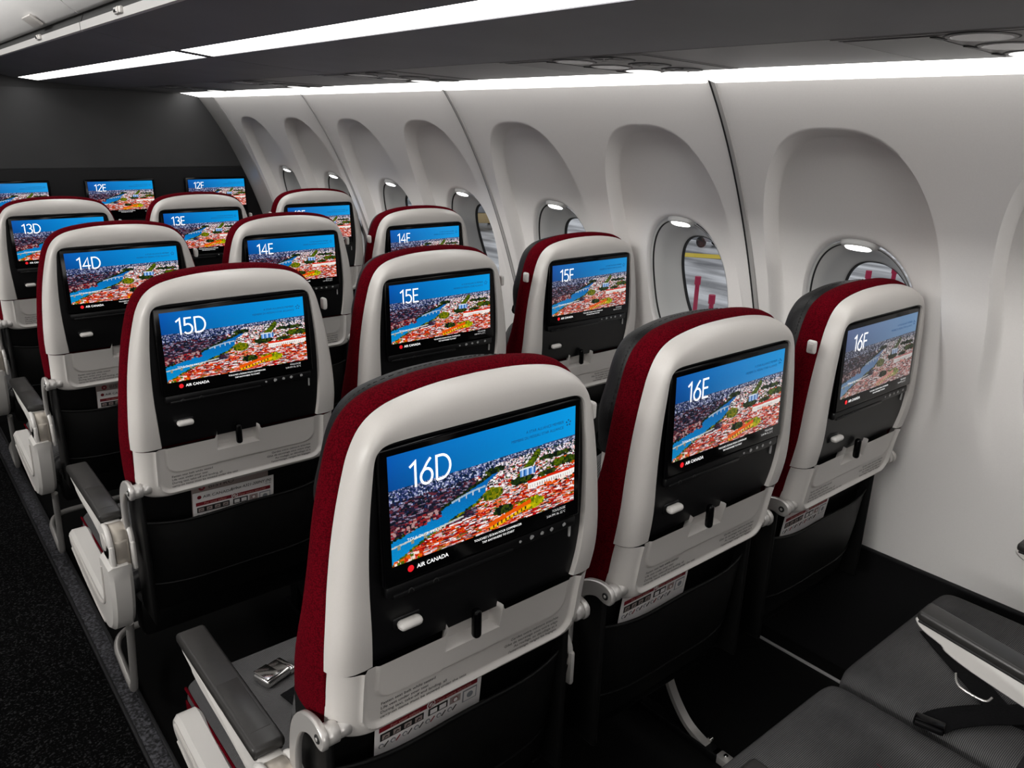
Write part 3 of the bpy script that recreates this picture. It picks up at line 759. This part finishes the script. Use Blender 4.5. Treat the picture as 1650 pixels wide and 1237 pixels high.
# ------------------------------------------------------------------ cards in the pockets
def card_mesh(full):
    b = MB(); W2, Hh = .0945, .13
    b.rbox((0, 0, -Hh / 2), (2 * W2, .0012, Hh), .0004, M['paper'])
    y = -.0012
    def q(x0, z0, x1, z1, m, yy=y): b.add([(x0, yy, z0), (x1, yy, z0), (x1, yy, z1), (x0, yy, z1)], [(0, 1, 2, 3)], M[m])
    def disc(x, z, r, m, yy): b.add([(x + r * math.cos(6.283 * k / 18), yy, z + r * math.sin(6.283 * k / 18)) for k in range(18)], [tuple(range(18))], M[m])
    disc(-.080, -.0125, .0048, 'inkred', y); b.text('AIR CANADA', .0098, (-.072, y, -.016), M['ink'], sx=1.15)
    b.text('Airbus A321-200NY (N)', .0098, (.088, y, -.0135), M['ink'], 'RIGHT', .0001, sx=1.0, ital=.2); b.text('321-02', .0052, (.088, y, -.0205), M['ink'], 'RIGHT')
    q(-.088, -.0345, .086, -.0255, 'inkred'); b.text('For your safety', .0082, (-.070, y * 1.6, -.0325), M['inktan']); b.text('Pour votre sécurité', .0082, (.074, y * 1.6, -.0325), M['inktan'], 'RIGHT')
    disc(.0, -.030, .0075, 'paper', y * 1.4); disc(.0, -.030, .0058, 'inkred', y * 1.7); disc(.0, -.030, .0042, 'paper', y * 2.0); b.add([(-.005, y * 2.4, -.0345), (-.0035, y * 2.4, -.0355), (.005, y * 2.4, -.0255), (.0035, y * 2.4, -.0245)], [(0, 1, 2, 3)], M['inkred'])
    for k in range(4):
        x = -.086 + .0185 * k; q(x, -.0525, x + .0185, -.0385, 'ink'); q(x + .003, -.050, x + .0155, -.041, 'papergrey', y * 1.5); b.tube([(x + .006, y * 1.8, -.048), (x + .009, y * 1.8, -.044), (x + .012, y * 1.8, -.046)], .0008, M['ink'], 4)
    q(-.006 + .002, -.0525, .031, -.0385, 'ink'); q(-.001, -.050, .0115, -.041, 'paper', y * 1.5); q(.0155, -.050, .028, -.041, 'paper', y * 1.5)
    q(.035, -.0525, .055, -.0385, 'papergrey'); disc(.045, -.0455, .005, 'inkred', y * 1.5); disc(.045, -.0455, .0038, 'paper', y * 1.8)
    q(.059, -.062, .086, -.0385, 'vehgrey'); q(.061, -.060, .084, -.0405, 'paper', y * 1.5); disc(.0725, -.050, .006, 'vehgrey', y * 1.8)
    for k in range(7):
        x = -.084 + .020 * k; disc(x, -.0615, .0045, 'vehgrey', y); disc(x, -.0615, .0028, 'paper', y * 1.5)
        b.tube([(x + .005, y, -.066), (x + .012, y, -.058)], .0009, M['inkred' if k % 3 == 1 else 'ink'], 4)
    return b.mesh('safety_card', 0)
CARD = card_mesh(True)
def menu_mesh():
    b = MB(); b.rbox((0, 0, -.07), (.178, .0012, .14), .0004, M['papergrey']); y = -.0012
    b.add([(-.066 + .0075 * math.cos(6.283 * k / 20), y, -.020 + .0075 * math.sin(6.283 * k / 20)) for k in range(20)], [tuple(range(20))], M['inkred'])
    b.add([(-.066 + .004 * math.cos(6.283 * k / 8) * (1 if k % 2 else .5), y * 1.5, -.020 + .004 * math.sin(6.283 * k / 8) * (1 if k % 2 else .5)) for k in range(8)], [tuple(range(8))], M['papergrey'])
    b.text('BISTRO', .0145, (-.052, y, -.0255), M['ink'], sx=1.25, thin=-.0001); return b.mesh('bistro_menu', 0)
MENU = menu_mesh()
def put_card(row, c, dx, top, tilt=0.):
    z = top; o = obj('safety_card', CARD, None, (XS[c] + dx, ROWY[row] + lean(z - .03) + .033, z)); o.rotation_euler = (math.radians(7), tilt, 0)
    return tag(o, f'white and red safety card in the pocket under the {row}{c} screen', 'safety card', 'safety cards in seat pockets')
for a in ((16, 'D', -.046, .699, -.01), (16, 'E', -.06, .701, 0), (16, 'F', -.06, .701, 0), (15, 'D', -.012, .686, .02), (14, 'D', -.012, .686, .02)): put_card(*a)
for row in (15, 14):
    z = .716; o = obj('bistro_menu', MENU, None, (-.018, ROWY[row] + lean(.68) + .037, z)); o.rotation_euler = (math.radians(7), .01, 0)
    tag(o, f'beige menu card behind the safety card under the {row}D screen', 'menu', 'menus in seat pockets')

# ------------------------------------------------------------------ cabin shell
PZ = [0.0, .42, .46, .70, .938, 1.017, 1.181, 1.283, 1.401, 1.471, 1.549, 1.600]
PX = [1.42, 1.376, 1.372, 1.333, 1.271, 1.240, 1.181, 1.136, 1.077, 1.032, .985, .944]
_c = np.polyfit(PZ[1:], PX[1:], 5)
def wx(z): return float(np.polyval(_c, z)) if z >= .42 else 1.376 + .044 * (.42 - z) / .42
WP, WC = .5217, .170
ZB, ZTOP = .42, 1.602
def wdepth(z): return .050 * smooth(.68, 1.24, z) * (1 - .15 * smooth(1.25, 1.5, z))
def sup(a, n): c, s = math.cos(a), math.sin(a); return math.copysign(abs(c) ** (2 / n), c), math.copysign(abs(s) ** (2 / n), s)
NA = 192
def win_rings(yc):
    """rings from the hole rim out to the cell border, each point (x,y,z)"""
    angs = [2 * math.pi * i / NA for i in range(NA)]
    hw, y0z = WP / 2, 1.045
    rim, sca, bor = [], [], []
    corners = [(hw, ZTOP), (-hw, ZTOP), (-hw, ZB), (hw, ZB)]
    # border: walk the rectangle with NA points, 32 each side
    q = NA // 4
    for i in range(NA):
        s, t = divmod(i, q); t /= q
        bor.append([(hw, ZB + (ZTOP - ZB) * t), (hw - 2 * hw * t, ZTOP), (-hw, ZTOP - (ZTOP - ZB) * t), (-hw + 2 * hw * t, ZB)][s])
    for i in range(NA):
        by, bz = bor[i]
        a = math.atan2((bz - 1.03) / .55, by / hw)
        # parameter angle for superellipses
        def se(hwid, hh, n, zc):
            c, s_ = math.cos(a), math.sin(a)
            h = hh[0] if s_ > 0 else hh[1]
            r = (abs(c) ** n + abs(s_) ** n) ** (-1 / n)
            return (hwid * c * r, zc + h * s_ * r)
        rim.append(se(.148, (.222, .222), 2.4, 1.040))
        y_, z_ = se(.213, (.372, .50), 2.7, 1.122); sca.append((y_ * (1 + .12 * smooth(1.15, .85, z_)), z_))
    return rim, sca, bor
RIM, SCA, BOR = win_rings(0)
def cell(b, yc):
    loops = []
    def ring(f, dfun): loops.append([(wx(z) + dfun(z), yc + y, z) for (y, z) in f])
    mix = lambda A, B, t: [(a[0] + (c[0] - a[0]) * t, a[1] + (c[1] - a[1]) * t) for a, c in zip(A, B)]
    g = lambda P, k, zc: [(y * k, zc + (z - zc) * k) for y, z in P]
    ring(g(RIM, .955, 1.04), lambda z: wdepth(z) + .022)
    ring(g(RIM, .965, 1.04), lambda z: wdepth(z) + .010)
    ring(g(RIM, .985, 1.04), lambda z: wdepth(z) + .003)
    ring(RIM, wdepth); ring(g(RIM, 1.03, 1.04), lambda z: wdepth(z) - .0005)
    inn = [(y * (.962 - .09 * smooth(1.25, .95, z)), 1.10 + (z - 1.10) * (.962 - .09 * smooth(1.25, .95, z))) for y, z in SCA]
    for t in (.12, .25, .4, .55, .7, .85, .96): ring(mix(g(RIM, 1.03, 1.04), inn, t), wdepth)
    ring(inn, wdepth)
    for t, d in ((.15, .95), (.3, .80), (.5, .52), (.7, .24), (.85, .08), (1., 0.), (1.25, 0.)): ring(mix(inn, g(SCA, 1.006, 1.10), t), lambda z, d=d: wdepth(z) * d)
    out = g(SCA, 1.03, 1.10)
    for t in (0., .12, .3, .5, .75, 1.): ring(mix(out, BOR, t), lambda z: 0.)
    b.loft(loops, M['wall'], True)
b = MB(); WK = list(range(-3, 7))
for k in WK: cell(b, WC + WP * k)
Y0, Y1, YB = WC + WP * (WK[0] - .5), WC + WP * (WK[-1] + .5), 3.75
def strip(b, ya, yb, n, m):
    b.grid(lambda u, v: (wx(ZB + (ZTOP - ZB) * v), ya + (yb - ya) * u, ZB + (ZTOP - ZB) * v), n, 33, m)
strip(b, Y1, YB, 4, M['wall']); strip(b, -4.5, Y0, 6, M['wall'])
wall = struct('wall_right', b)
# windows: reveal, dark seal line, pane, light
rv = MB()
def wl(P, k, zc, d, w=None): return [(wx(z) + d, y, z) for y, z in [((y * k), zc + (z - zc) * k) for y, z in P]]
def lerp_ring(t, d):
    # from rim*0.945 to pane outline
    L = []
    for (y, z) in RIM:
        yy, zz = y * .945, 1.04 + (z - 1.04) * .945
        py, pz = y * (.094 / .148), 1.034 + (z - 1.04) * (.160 / .222)
        L.append((yy + (py - yy) * t, zz + (pz - zz) * t))
    return [(wx(z) + wdepth(z) * (1 - t) + .045 * t + d, y, z) for y, z in L]
rv.loft([lerp_ring(0, .010), lerp_ring(.06, .012), lerp_ring(.25, .028), lerp_ring(.42, .040), lerp_ring(.46, .050), lerp_ring(.75, .075), lerp_ring(1., .098)], M['reveal'], True)
seal = MB(); seal.loft([lerp_ring(.085, .0142), lerp_ring(.085, .0128), lerp_ring(.13, .0158), lerp_ring(.13, .0178)], M['gap'], True)
seal.loft([lerp_ring(.985, .094), lerp_ring(1.03, .096), lerp_ring(1.05, .104)], M['gap'], True)
pn = MB(); pr = lerp_ring(1.02, .100); pn.add(pr, [tuple(range(NA))], M['pane'])
c = Vector((wx(1.240) + .060, -.002, 1.238)); tv = Vector((.86, 0, -.51)); nv = Vector((-.51, 0, -.86))
def oval(ry, rt_, h, e=2.6):
    L = []
    for i in range(32):
        a = 2 * math.pi * i / 32; ca, sa = math.cos(a), math.sin(a)
        L.append(c + Vector((0, ry * math.copysign(abs(ca) ** (2 / e), ca), 0)) + tv * (rt_ * math.copysign(abs(sa) ** (2 / e), sa)) + nv * h)
    return L
lt = MB(); lt.loft([oval(.031, .013, .002), oval(.030, .0125, .0045), oval(.02, .008, .0052)], M['winlight'], True, (False, True))
lb = MB(); lb.loft([oval(.048, .022, -.012), oval(.044, .019, -.001), oval(.034, .0155, .0025), oval(.0325, .014, .003), oval(.0325, .014, -.002)], M['reveal'], True)
RV, SEAL, PN, LT, LB = rv.mesh('window_reveal', 50), seal.mesh('window_seal', 50), pn.mesh('window_pane', 0), lt.mesh('window_light', 50), lb.mesh('window_light_housing', 50)
for n, k in enumerate(reversed(WK)):
    w = obj(f'window_{n + 1}', RV, None, (0, WC + WP * k, 0)); w['kind'] = 'structure'
    obj('window_seal', SEAL, w); obj('window_pane', PN, w); h = obj('window_light_housing', LB, w); obj('window_light', LT, w, label='small lit oval lamp')
# panel seams
n = 0
for j in range(-3, 4):
    ys = .431 + 2 * WP * j
    n += 1
    b = MB(); zs = [ZB + (ZTOP - ZB) * i / 40 for i in range(41)]
    b.loft([[(wx(z) - o, ys + d, z) for z in zs] for d, o in ((-.011, -.001), (-.010, .004), (-.004, .006), (.000, .005), (.001, -.001))], M['trim'], False)
    b.loft([[(wx(z) - o, ys + d, z) for z in zs] for d, o in ((.0005, .0005), (.003, .0012), (.008, .0012), (.0085, 0))], M['gap'], False)
    t = obj(f'trim_{n}', b); t['kind'] = 'structure'
b = MB(); zs = [ZB + (ZTOP - ZB) * i / 40 for i in range(41)]
b.loft([[(wx(z) - o, 3.56 + d, z) for z in zs] for d, o in ((0, -.001), (.002, .006), (.10, .012), (.188, .012))], M['trim'], False)
t = obj('trim_8', b); t['kind'] = 'structure'
# black dado and floor
b = MB(); b.grid(lambda u, v: (1.366 + .05 * (1 - v) - .004 * smooth(.97, 1, v) + .004, -4.5 + 8.25 * u, .425 * v), 24, 12, M['dado'])
b.rbox((1.372, -.375, .426), (.014, 8.24, .010), .003, M['dado']); d = struct('baseboard_right', b)
b = MB(); b.add([(-2.5, -4.5, 0), (1.43, -4.5, 0), (1.43, 3.75, 0), (-2.5, 3.75, 0)], [(0, 1, 2, 3)], M['floor']); struct('floor', b)
b = MB(); b.rbox((-.668, -.375, .004), (.79, 8.24, .008), .002, M['carpet']); o = tag(obj('aisle_carpet', b), 'black speckled carpet runner along the aisle floor', 'carpet')
b = MB(); b.rbox((-.2425, -.375, .005), (.040, 8.24, .010), .002, M['track'])
for x in (-.2665, -.2185): b.rbox((x, -.375, .007), (.009, 8.24, .014), .002, M['trackedge'])
tag(obj('seat_track_cover', b), 'speckled grey floor strip between carpet and seats', 'floor strip')
b = MB(); b.rbox((1.352, .25, .004), (.006, 3.4, .008), .001, M['railmetal']); tag(obj('floor_rail', b), 'thin pale metal rail on the black floor by the window wall', 'floor rail')
# bulkhead
b = MB()
def bulk(zlo, zhi, y, m, inset=0.):
    zs = [zlo + (zhi - zlo) * i / 24 for i in range(25)]
    pts = [(-2.5, y, zlo)] + [(wx(z) - inset, y, z) for z in zs] + [(-2.5, y, zhi)]
    lo = [(x, yy + .05, z) for x, yy, z in pts]
    b.loft([pts, lo], m, True, (True, True))
bulk(1.235, 1.602, 3.75, M['bulk']); bulk(.0, 1.228, 3.748, M['bulkblack'], .004); bulk(1.227, 1.236, 3.756, M['gap'], .004)
b.rbox((-.45, 3.79, 1.85), (4.1, .06, .52), .01, M['bulk'])
struct('wall_front', b)
BX = {'D': .015, 'E': .500, 'F': .990}
bmon = MB(); bmon.rbox((0, .004, 1.03), (.335, .02, .20), .006, M['gloss'], 3); bmon.rbox((0, .0, .905), (.33, .02, .03), .006, M['bay'], 2)
bmon.rbox((0, .006, .80), (.40, .02, .16), .008, M['bay'], 2)
BM = bmon.mesh('bulkhead_monitor', 40)
for c in 'DEF':
    t = obj('bulkhead_monitor', BM, None, (BX[c], 3.736, .048)); tag(t, f'black wall-mounted screen on the front bulkhead ahead of seat 13{c}' + ('' if c == 'D' else f', reading 12{c}'), 'screen', 'screens on the bulkhead')
    for nm, me in [('display', DISP)] + WORDS + [('seat_number', number_mesh('12' + c))]:
        o = obj(nm, me, t, (0, -.010, -.0)); o.scale = (1.02, 1, 1)
# ------------------------------------------------------------------ overhead bins
BP = [(-.094, 1.6755), (-.088, 1.674), (-.04, 1.664), (.05, 1.650), (.108, 1.6415), (.190, 1.6325), (.36, 1.621), (.535, 1.6135)]
def bin_unit(y0, y1, label, cat, hy):
    L = y1 - y0; yc = (y0 + y1) / 2
    t = thing('overhead_bin', (.2, yc, 1.62), label, 'overhead bin', 'overhead bins above the seats')
    off = Vector((-.2, -yc, -1.62)); g = .0035
    def ext(prof, m, name, ya=y0 + g, yb=y1 - g, lab=None, cap=True):
        b = MB(); n = max(2, 2)
        b.loft([[Vector((x, ya, z)) + off for x, z in prof], [Vector((x, yb, z)) + off for x, z in prof]], m, True, (cap, cap))
        return obj(name, b, t, label=lab)
    a = crom(BP[:5], 3); c = crom(BP[5:], 3)
    ext(a + [(x, z + .012) for x, z in reversed(a)], M['bin'], 'bin_base', lab='dark underside between lip and light strip')
    ext(c + [(x, z + .010) for x, z in reversed(c)], M['bin'], 'bin_base', lab='dark underside beside the service panels')
    s = ext([(.110, 1.6428), (.188, 1.6340), (.188, 1.645), (.110, 1.652)], M['strip'], 'light_strip', y0 + .022, y1 - .022, 'glowing white light strip')
    for yy in (y0 + .011, y1 - .011): ext([(.106, 1.6418), (.191, 1.6325), (.191, 1.645), (.106, 1.652)], M['gap'], 'strip_end', yy - .0105, yy + .0105)
    ext([(.108, 1.655), (.190, 1.648), (.190, 1.66), (.108, 1.665)], M['gap'], 'strip_housing')
    ext([(-.1005, 1.670), (-.095, 1.668), (-.090, 1.674), (-.092, 1.688), (-.1005, 1.687)], M['lip'], 'bin_lip', lab='bright metal lip')
    ext([(-.098, 1.686), (-.070, 1.68), (-.070, 1.725), (-.085, 1.718)], M['gap'], 'hinge_gap')
    door = crom([(-.101, 1.7065), (-.125, 1.722), (-.160, 1.762), (-.190, 1.83), (-.200, 1.92), (-.195, 2.0), (-.175, 2.08), (-.13, 2.15)], 3)
    d = ext(door + [(x + .02, z + .004) for x, z in reversed(door)], M['bindoor'], 'bin_door', lab='white curved door')
    for yy in cat:
        b = MB(); b.rbox(Vector((-.103, yy, 1.6835)) + off, (.008, .05, .013), .003, M['white'], 2); b.rbox(Vector((-.107, yy + .008, 1.6835)) + off, (.004, .018, .008), .0015, M['chrome'], 2); b.rbox(Vector((-.107, yy - .014, 1.6835)) + off, (.004, .006, .012), .0015, M['shell'], 2); obj('door_catch', b, t)
    b = MB(); b.rbox(Vector((-.126, hy, 1.7155)) + off, (.007, .11, .036), .003, M['shell'], 2, Matrix.Rotation(-.95, 4, 'Y')); obj('door_handle', b, d, label='grey pull tab')
    return t
bin_unit(1.41, 3.70, 'overhead bin next to the front bulkhead with shorter light strip in view', (1.88, 3.2), 1.80); bin_unit(-.85, 1.41, 'overhead bin above rows 15 and 16 with the nearest light strip', (1.07, -.5), -.1); bin_unit(-3.1, -.85, 'overhead bin behind the nearest light strip at the top edge', (-1.4, -2.7), -2.)
# service rail between bin and wall, cove light
b = MB(); ya, yb = -4.4, 3.74
b.loft([[(.5365, y, 1.6132), (.832, y, 1.6052), (.832, y, 1.622), (.5365, y, 1.63)] for y in (ya, yb)], M['psu'], True, (True, True))
t = obj('trim_9', b); t['kind'] = 'structure'
zp = lambda x: 1.6132 - (x - .5365) * .0271
def psu_meshes():
    hs = MB(); th = Matrix.Rotation(math.atan(.0271), 4, 'Y'); out = []
    def flat(b, x, y, dx, dy, d, m): b.rbox((x, y, zp(x) - d), (dx, dy, .0012), .0004, M[m], 1, th)
    flat(hs, .685, .035, .288, .40, .0004, 'psu'); flat(hs, .685, .035, .270, .385, .0008, 'gap'); flat(hs, .685, .035, .266, .380, .0010, 'psu')
    flat(hs, .685, .162, .262, .12, .0016, 'psudark')
    out.append(('service_housing', hs.mesh('service_housing', 40)))
    def disc(b, x, y, r, d, m, n=32, hole=0):
        P = [(x + r * math.cos(6.2832 * k / n), y + r * math.sin(6.2832 * k / n)) for k in range(n)]
        b.loft([[(a, c, zp(a) - d + .001) for a, c in P], [(a, c, zp(a) - d) for a, c in P]], M[m], True, (True, True))
    for x in (.585, .69, .79):
        v = MB(); disc(v, x, -.055, .043, .0024, 'gap'); disc(v, x, -.055, .039, .0030, 'psudark'); disc(v, x, -.055, .016, .0042, 'psu')
        for k in range(5):
            a = 6.283 * k / 5; v.rbox((x + .027 * math.cos(a), -.055 + .027 * math.sin(a), zp(x) - .003), (.020, .003, .0015), .0005, M['psu'], 1, Matrix.Rotation(a + .5, 4, 'Z'))
        out.append(('air_vent', v.mesh('air_vent', 40)))
    for i, x in enumerate((.585, .69, .79)):
        v = MB(); disc(v, x, .050, .045, .0020, 'gap'); disc(v, x, .050, .042, .0024, 'psu'); disc(v, x, .050, .037, .0030, 'lens' if i < 2 else 'lenslit'); v.rbox((x - .01, .099, zp(x) - .0022), (.035, .008, .001), .0003, M['gap'])
        out.append(('reading_light', v.mesh('reading_light', 40)))
    return out
PS = psu_meshes()
for j, (r, w) in enumerate(((17, 'nearest the camera, at the top right'), (16, 'above row 16'), (15, 'above row 15'), (14, 'above row 14'), (13, 'above row 13, by the bulkhead'))):
    t = thing('passenger_service_unit', (0, -.315 if j == 0 else .44 + .855 * (j - 1), 0), f'grey overhead panel of air vents and reading lights, {w}', 'service panel', 'service panels above the seats')
    for nm, me in PS: obj(nm, me, t)
j = 0
for k, nmn in zip(range(-4, 4), ('x',) * 8):
    ya, yb = .431 + 2 * WP * k, .431 + 2 * WP * (k + 1); yb = min(yb, 3.745)
    b = MB(); b.loft([[(.836, y, 1.608), (.9490, y, 1.588), (.9530, y, 1.593), (.838, y, 1.614)] for y in (ya + .012, yb - .012)], M['cove'], True, (True, True))
    where = {3: 'shortest cove light touching the front bulkhead corner', 2: 'second cove light from the front bulkhead, above window wall', 1: 'third cove light from the bulkhead, above the 15F seat', 0: 'wide cove light above the window wall beside seat 16F', -1: 'nearest cove light at the right edge, above the nearest window'}.get(k, f'cove light strip behind the camera, {-1 - k} panels back')
    tag(obj('cove_light', b), where, 'light strip', 'cove lights along the window wall')
    b = MB()
# housing over the cove, ceiling, far walls so that the cabin is closed
b = MB(); b.loft([[(.53, y, 1.632), (.836, y, 1.626), (.96, y, 1.622), (.985, y, 1.60), (.99, y, 1.60), (.99, y, 1.66), (.53, y, 1.68)] for y in (-4.5, 3.78)], M['trim'], True, (True, True)); t = obj('trim_10', b); t['kind'] = 'structure'
b = MB(); b.rbox((-.60, -.375, 2.20), (4.0, 8.4, .04), 0, M['bindoor']); struct('ceiling', b)
b = MB(); b.rbox((-2.52, -.375, 1.1), (.04, 8.3, 2.2), 0, M['wall']); struct('wall_left', b)
b = MB(); b.rbox((-.55, -4.52, 1.1), (4.0, .04, 2.2), 0, M['bulk']); struct('wall_back', b)
b = MB(); b.rbox((.75, -.375, 1.9), (1.5, 8.2, .02), 0, M['bin']); b.rbox((1.45, -.375, 1.78), (.04, 8.2, .36), 0, M['bin']); t = obj('trim_11', b); t['kind'] = 'structure'

# ------------------------------------------------------------------ outside
b = MB(); b.add([(2.5, -60, -3.2), (140, -60, -3.2), (140, 140, -3.2), (2.5, 140, -3.2)], [(0, 1, 2, 3)], M['apron']); g = obj('ground', b); g['kind'] = 'structure'
b = MB(); b.add([(22.5, 20.6, -3.19), (25.6, 16.2, -3.19), (26.4, 16.9, -3.19), (23.2, 21.5, -3.19)], [(0, 1, 2, 3)], M['yellow']); tag(obj('ground_marking', b), 'short yellow painted line on the wet apron outside', 'ground marking')
def pole(x, y, h, lab):
    b = MB(); b.tube([(0, 0, .04), (0, 0, h)], .055, M['magenta'], 10); b.rbox((0, 0, .02), (.3, .3, .04), .01, M['tyre']); b.cyl((0, 0, h), 'z', .075, .2, M['magenta'], 12)
    o = obj('marker_pole', b, None, (x, y, -3.2)); tag(o, lab, 'pole', 'magenta poles on the apron')
POLES = [(14.95, 10.92, 1.22, 'taller magenta pole seen through the whole window'), (13.82, 9.64, 1.12, 'shorter magenta pole seen low through the whole window'), (19.28, 8.85, 1.27, 'left magenta pole seen above seat 16F'), (19.85, 8.46, 1.40, 'right magenta pole seen above seat 16F')]
for p in POLES: pole(*p)
def vehicle(x, y, s, body, low, lab, rz):
    t = thing('ground_vehicle', (x, y, -3.2), lab, 'vehicle', 'vehicles on the apron'); t.rotation_euler = (0, 0, rz)
    b = MB(); b.rbox((0, 0, 1.25 * s), (3.4 * s, 1.6 * s, .9 * s), .1, M[body]); b.rbox((1.3 * s, 0, 1.85 * s), (.7 * s, 1.4 * s, .5 * s), .1, M['vehdark']); obj('vehicle_body', b, t)
    b = MB(); b.rbox((0, 0, .58 * s), (3.5 * s, 1.5 * s, .45 * s), .05, M[low]); obj('vehicle_skirt', b, t)
    for sx in (-1.1, 1.1):
        for sy in (-.7, .7):
            b = MB(); b.cyl((sx * s, sy * s, .3 * s), 'y', .3 * s, .2 * s, M['tyre'], 18, .03); obj('wheel', b, t)
vehicle(22.6, 30.0, 1.0, 'vehgrey', 'tan', 'grey service vehicle with tan skirt outside behind seat 14F', 1.0)
vehicle(26.4, 42.0, 1.15, 'vehwhite', 'vehwhite', 'pale blue vehicle outside seen past seat 13F', 1.0)
vehicle(27.2, 20.6, .75, 'vehdark', 'vehgrey', 'small dark vehicle at the top of the whole window', 1.6)

# ------------------------------------------------------------------ light
def area(name, loc, size, e, rot=(0, 0, 0), col=(1, .98, .95)):
    l = bpy.data.lights.new(name, 'AREA'); l.shape = 'RECTANGLE'; l.size, l.size_y = size; l.energy = e; l.color = col
    o = bpy.data.objects.new(name, l); COL.objects.link(o); o.location = loc; o.rotation_euler = rot; return o
area('aisle_ceiling_lamp', (-.75, -.4, 2.165), (.30, 7.6), 13)
l = area('opposite_bin_fill', (-1.72, -.4, 1.58), (7.6, .10), 16)  # added fill standing in for unseen opposite strip, aimed at lower wall, seat sides
def aim(o, tilt, spread):
    a = math.radians(tilt); d = Vector((math.cos(a), 0, -math.sin(a))); u = Vector((0, 1, 0))
    o.rotation_euler = Matrix((u, (-d).cross(u), -d)).transposed().to_euler(); o.data.spread = math.radians(spread)
aim(l, 27, 48)
l = area('opposite_upper_fill', (-1.2, -.4, 2.06), (7.6, .12), 28); aim(l, 8, 80)  # unseen fill added to brighten bin doors, also reaching the wall below
area('opposite_side_fill', (-2.44, -.2, 1.08), (.36, 7.6), 3, (0, math.radians(-90), 0), (.97, .98, 1))  # added fill from the left for shell sides, brackets and lower wall
area('rear_cabin_fill', (-.4, -4.3, 1.35), (2.6, .9), 42, (math.radians(90), 0, 0))  # added fill from behind to lift trays and shell sides
W = bpy.data.worlds.new('overcast'); SC.world = W; W.use_nodes = True
W.node_tree.nodes['Background'].inputs[0].default_value = (.93, .95, 1.0, 1); W.node_tree.nodes['Background'].inputs[1].default_value = .62

# ------------------------------------------------------------------ camera
C = Vector((-.5727, -.7293, 1.4871)); yaw, pit, rol, F = .6954, .3191, .0256, 1259.76
f = Vector((math.sin(yaw) * math.cos(pit), math.cos(yaw) * math.cos(pit), -math.sin(pit)))
rt = Vector((math.cos(yaw), -math.sin(yaw), 0)); up = rt.cross(f)
rt, up = math.cos(rol) * rt + math.sin(rol) * up, -math.sin(rol) * rt + math.cos(rol) * up
cd = bpy.data.cameras.new('camera'); cam = bpy.data.objects.new('camera', cd); COL.objects.link(cam)
m = Matrix((rt, up, -f)).transposed().to_4x4(); m.translation = C; cam.matrix_world = m
cd.sensor_fit = 'HORIZONTAL'; cd.sensor_width = 36; cd.lens = F / 1650 * 36; cd.clip_start = .02; cd.clip_end = 500
SC.camera = cam
vs = SC.view_settings; vs.view_transform = 'Standard'; vs.look = 'None'; vs.exposure = 0.; vs.gamma = 1.; vs.use_curve_mapping = False
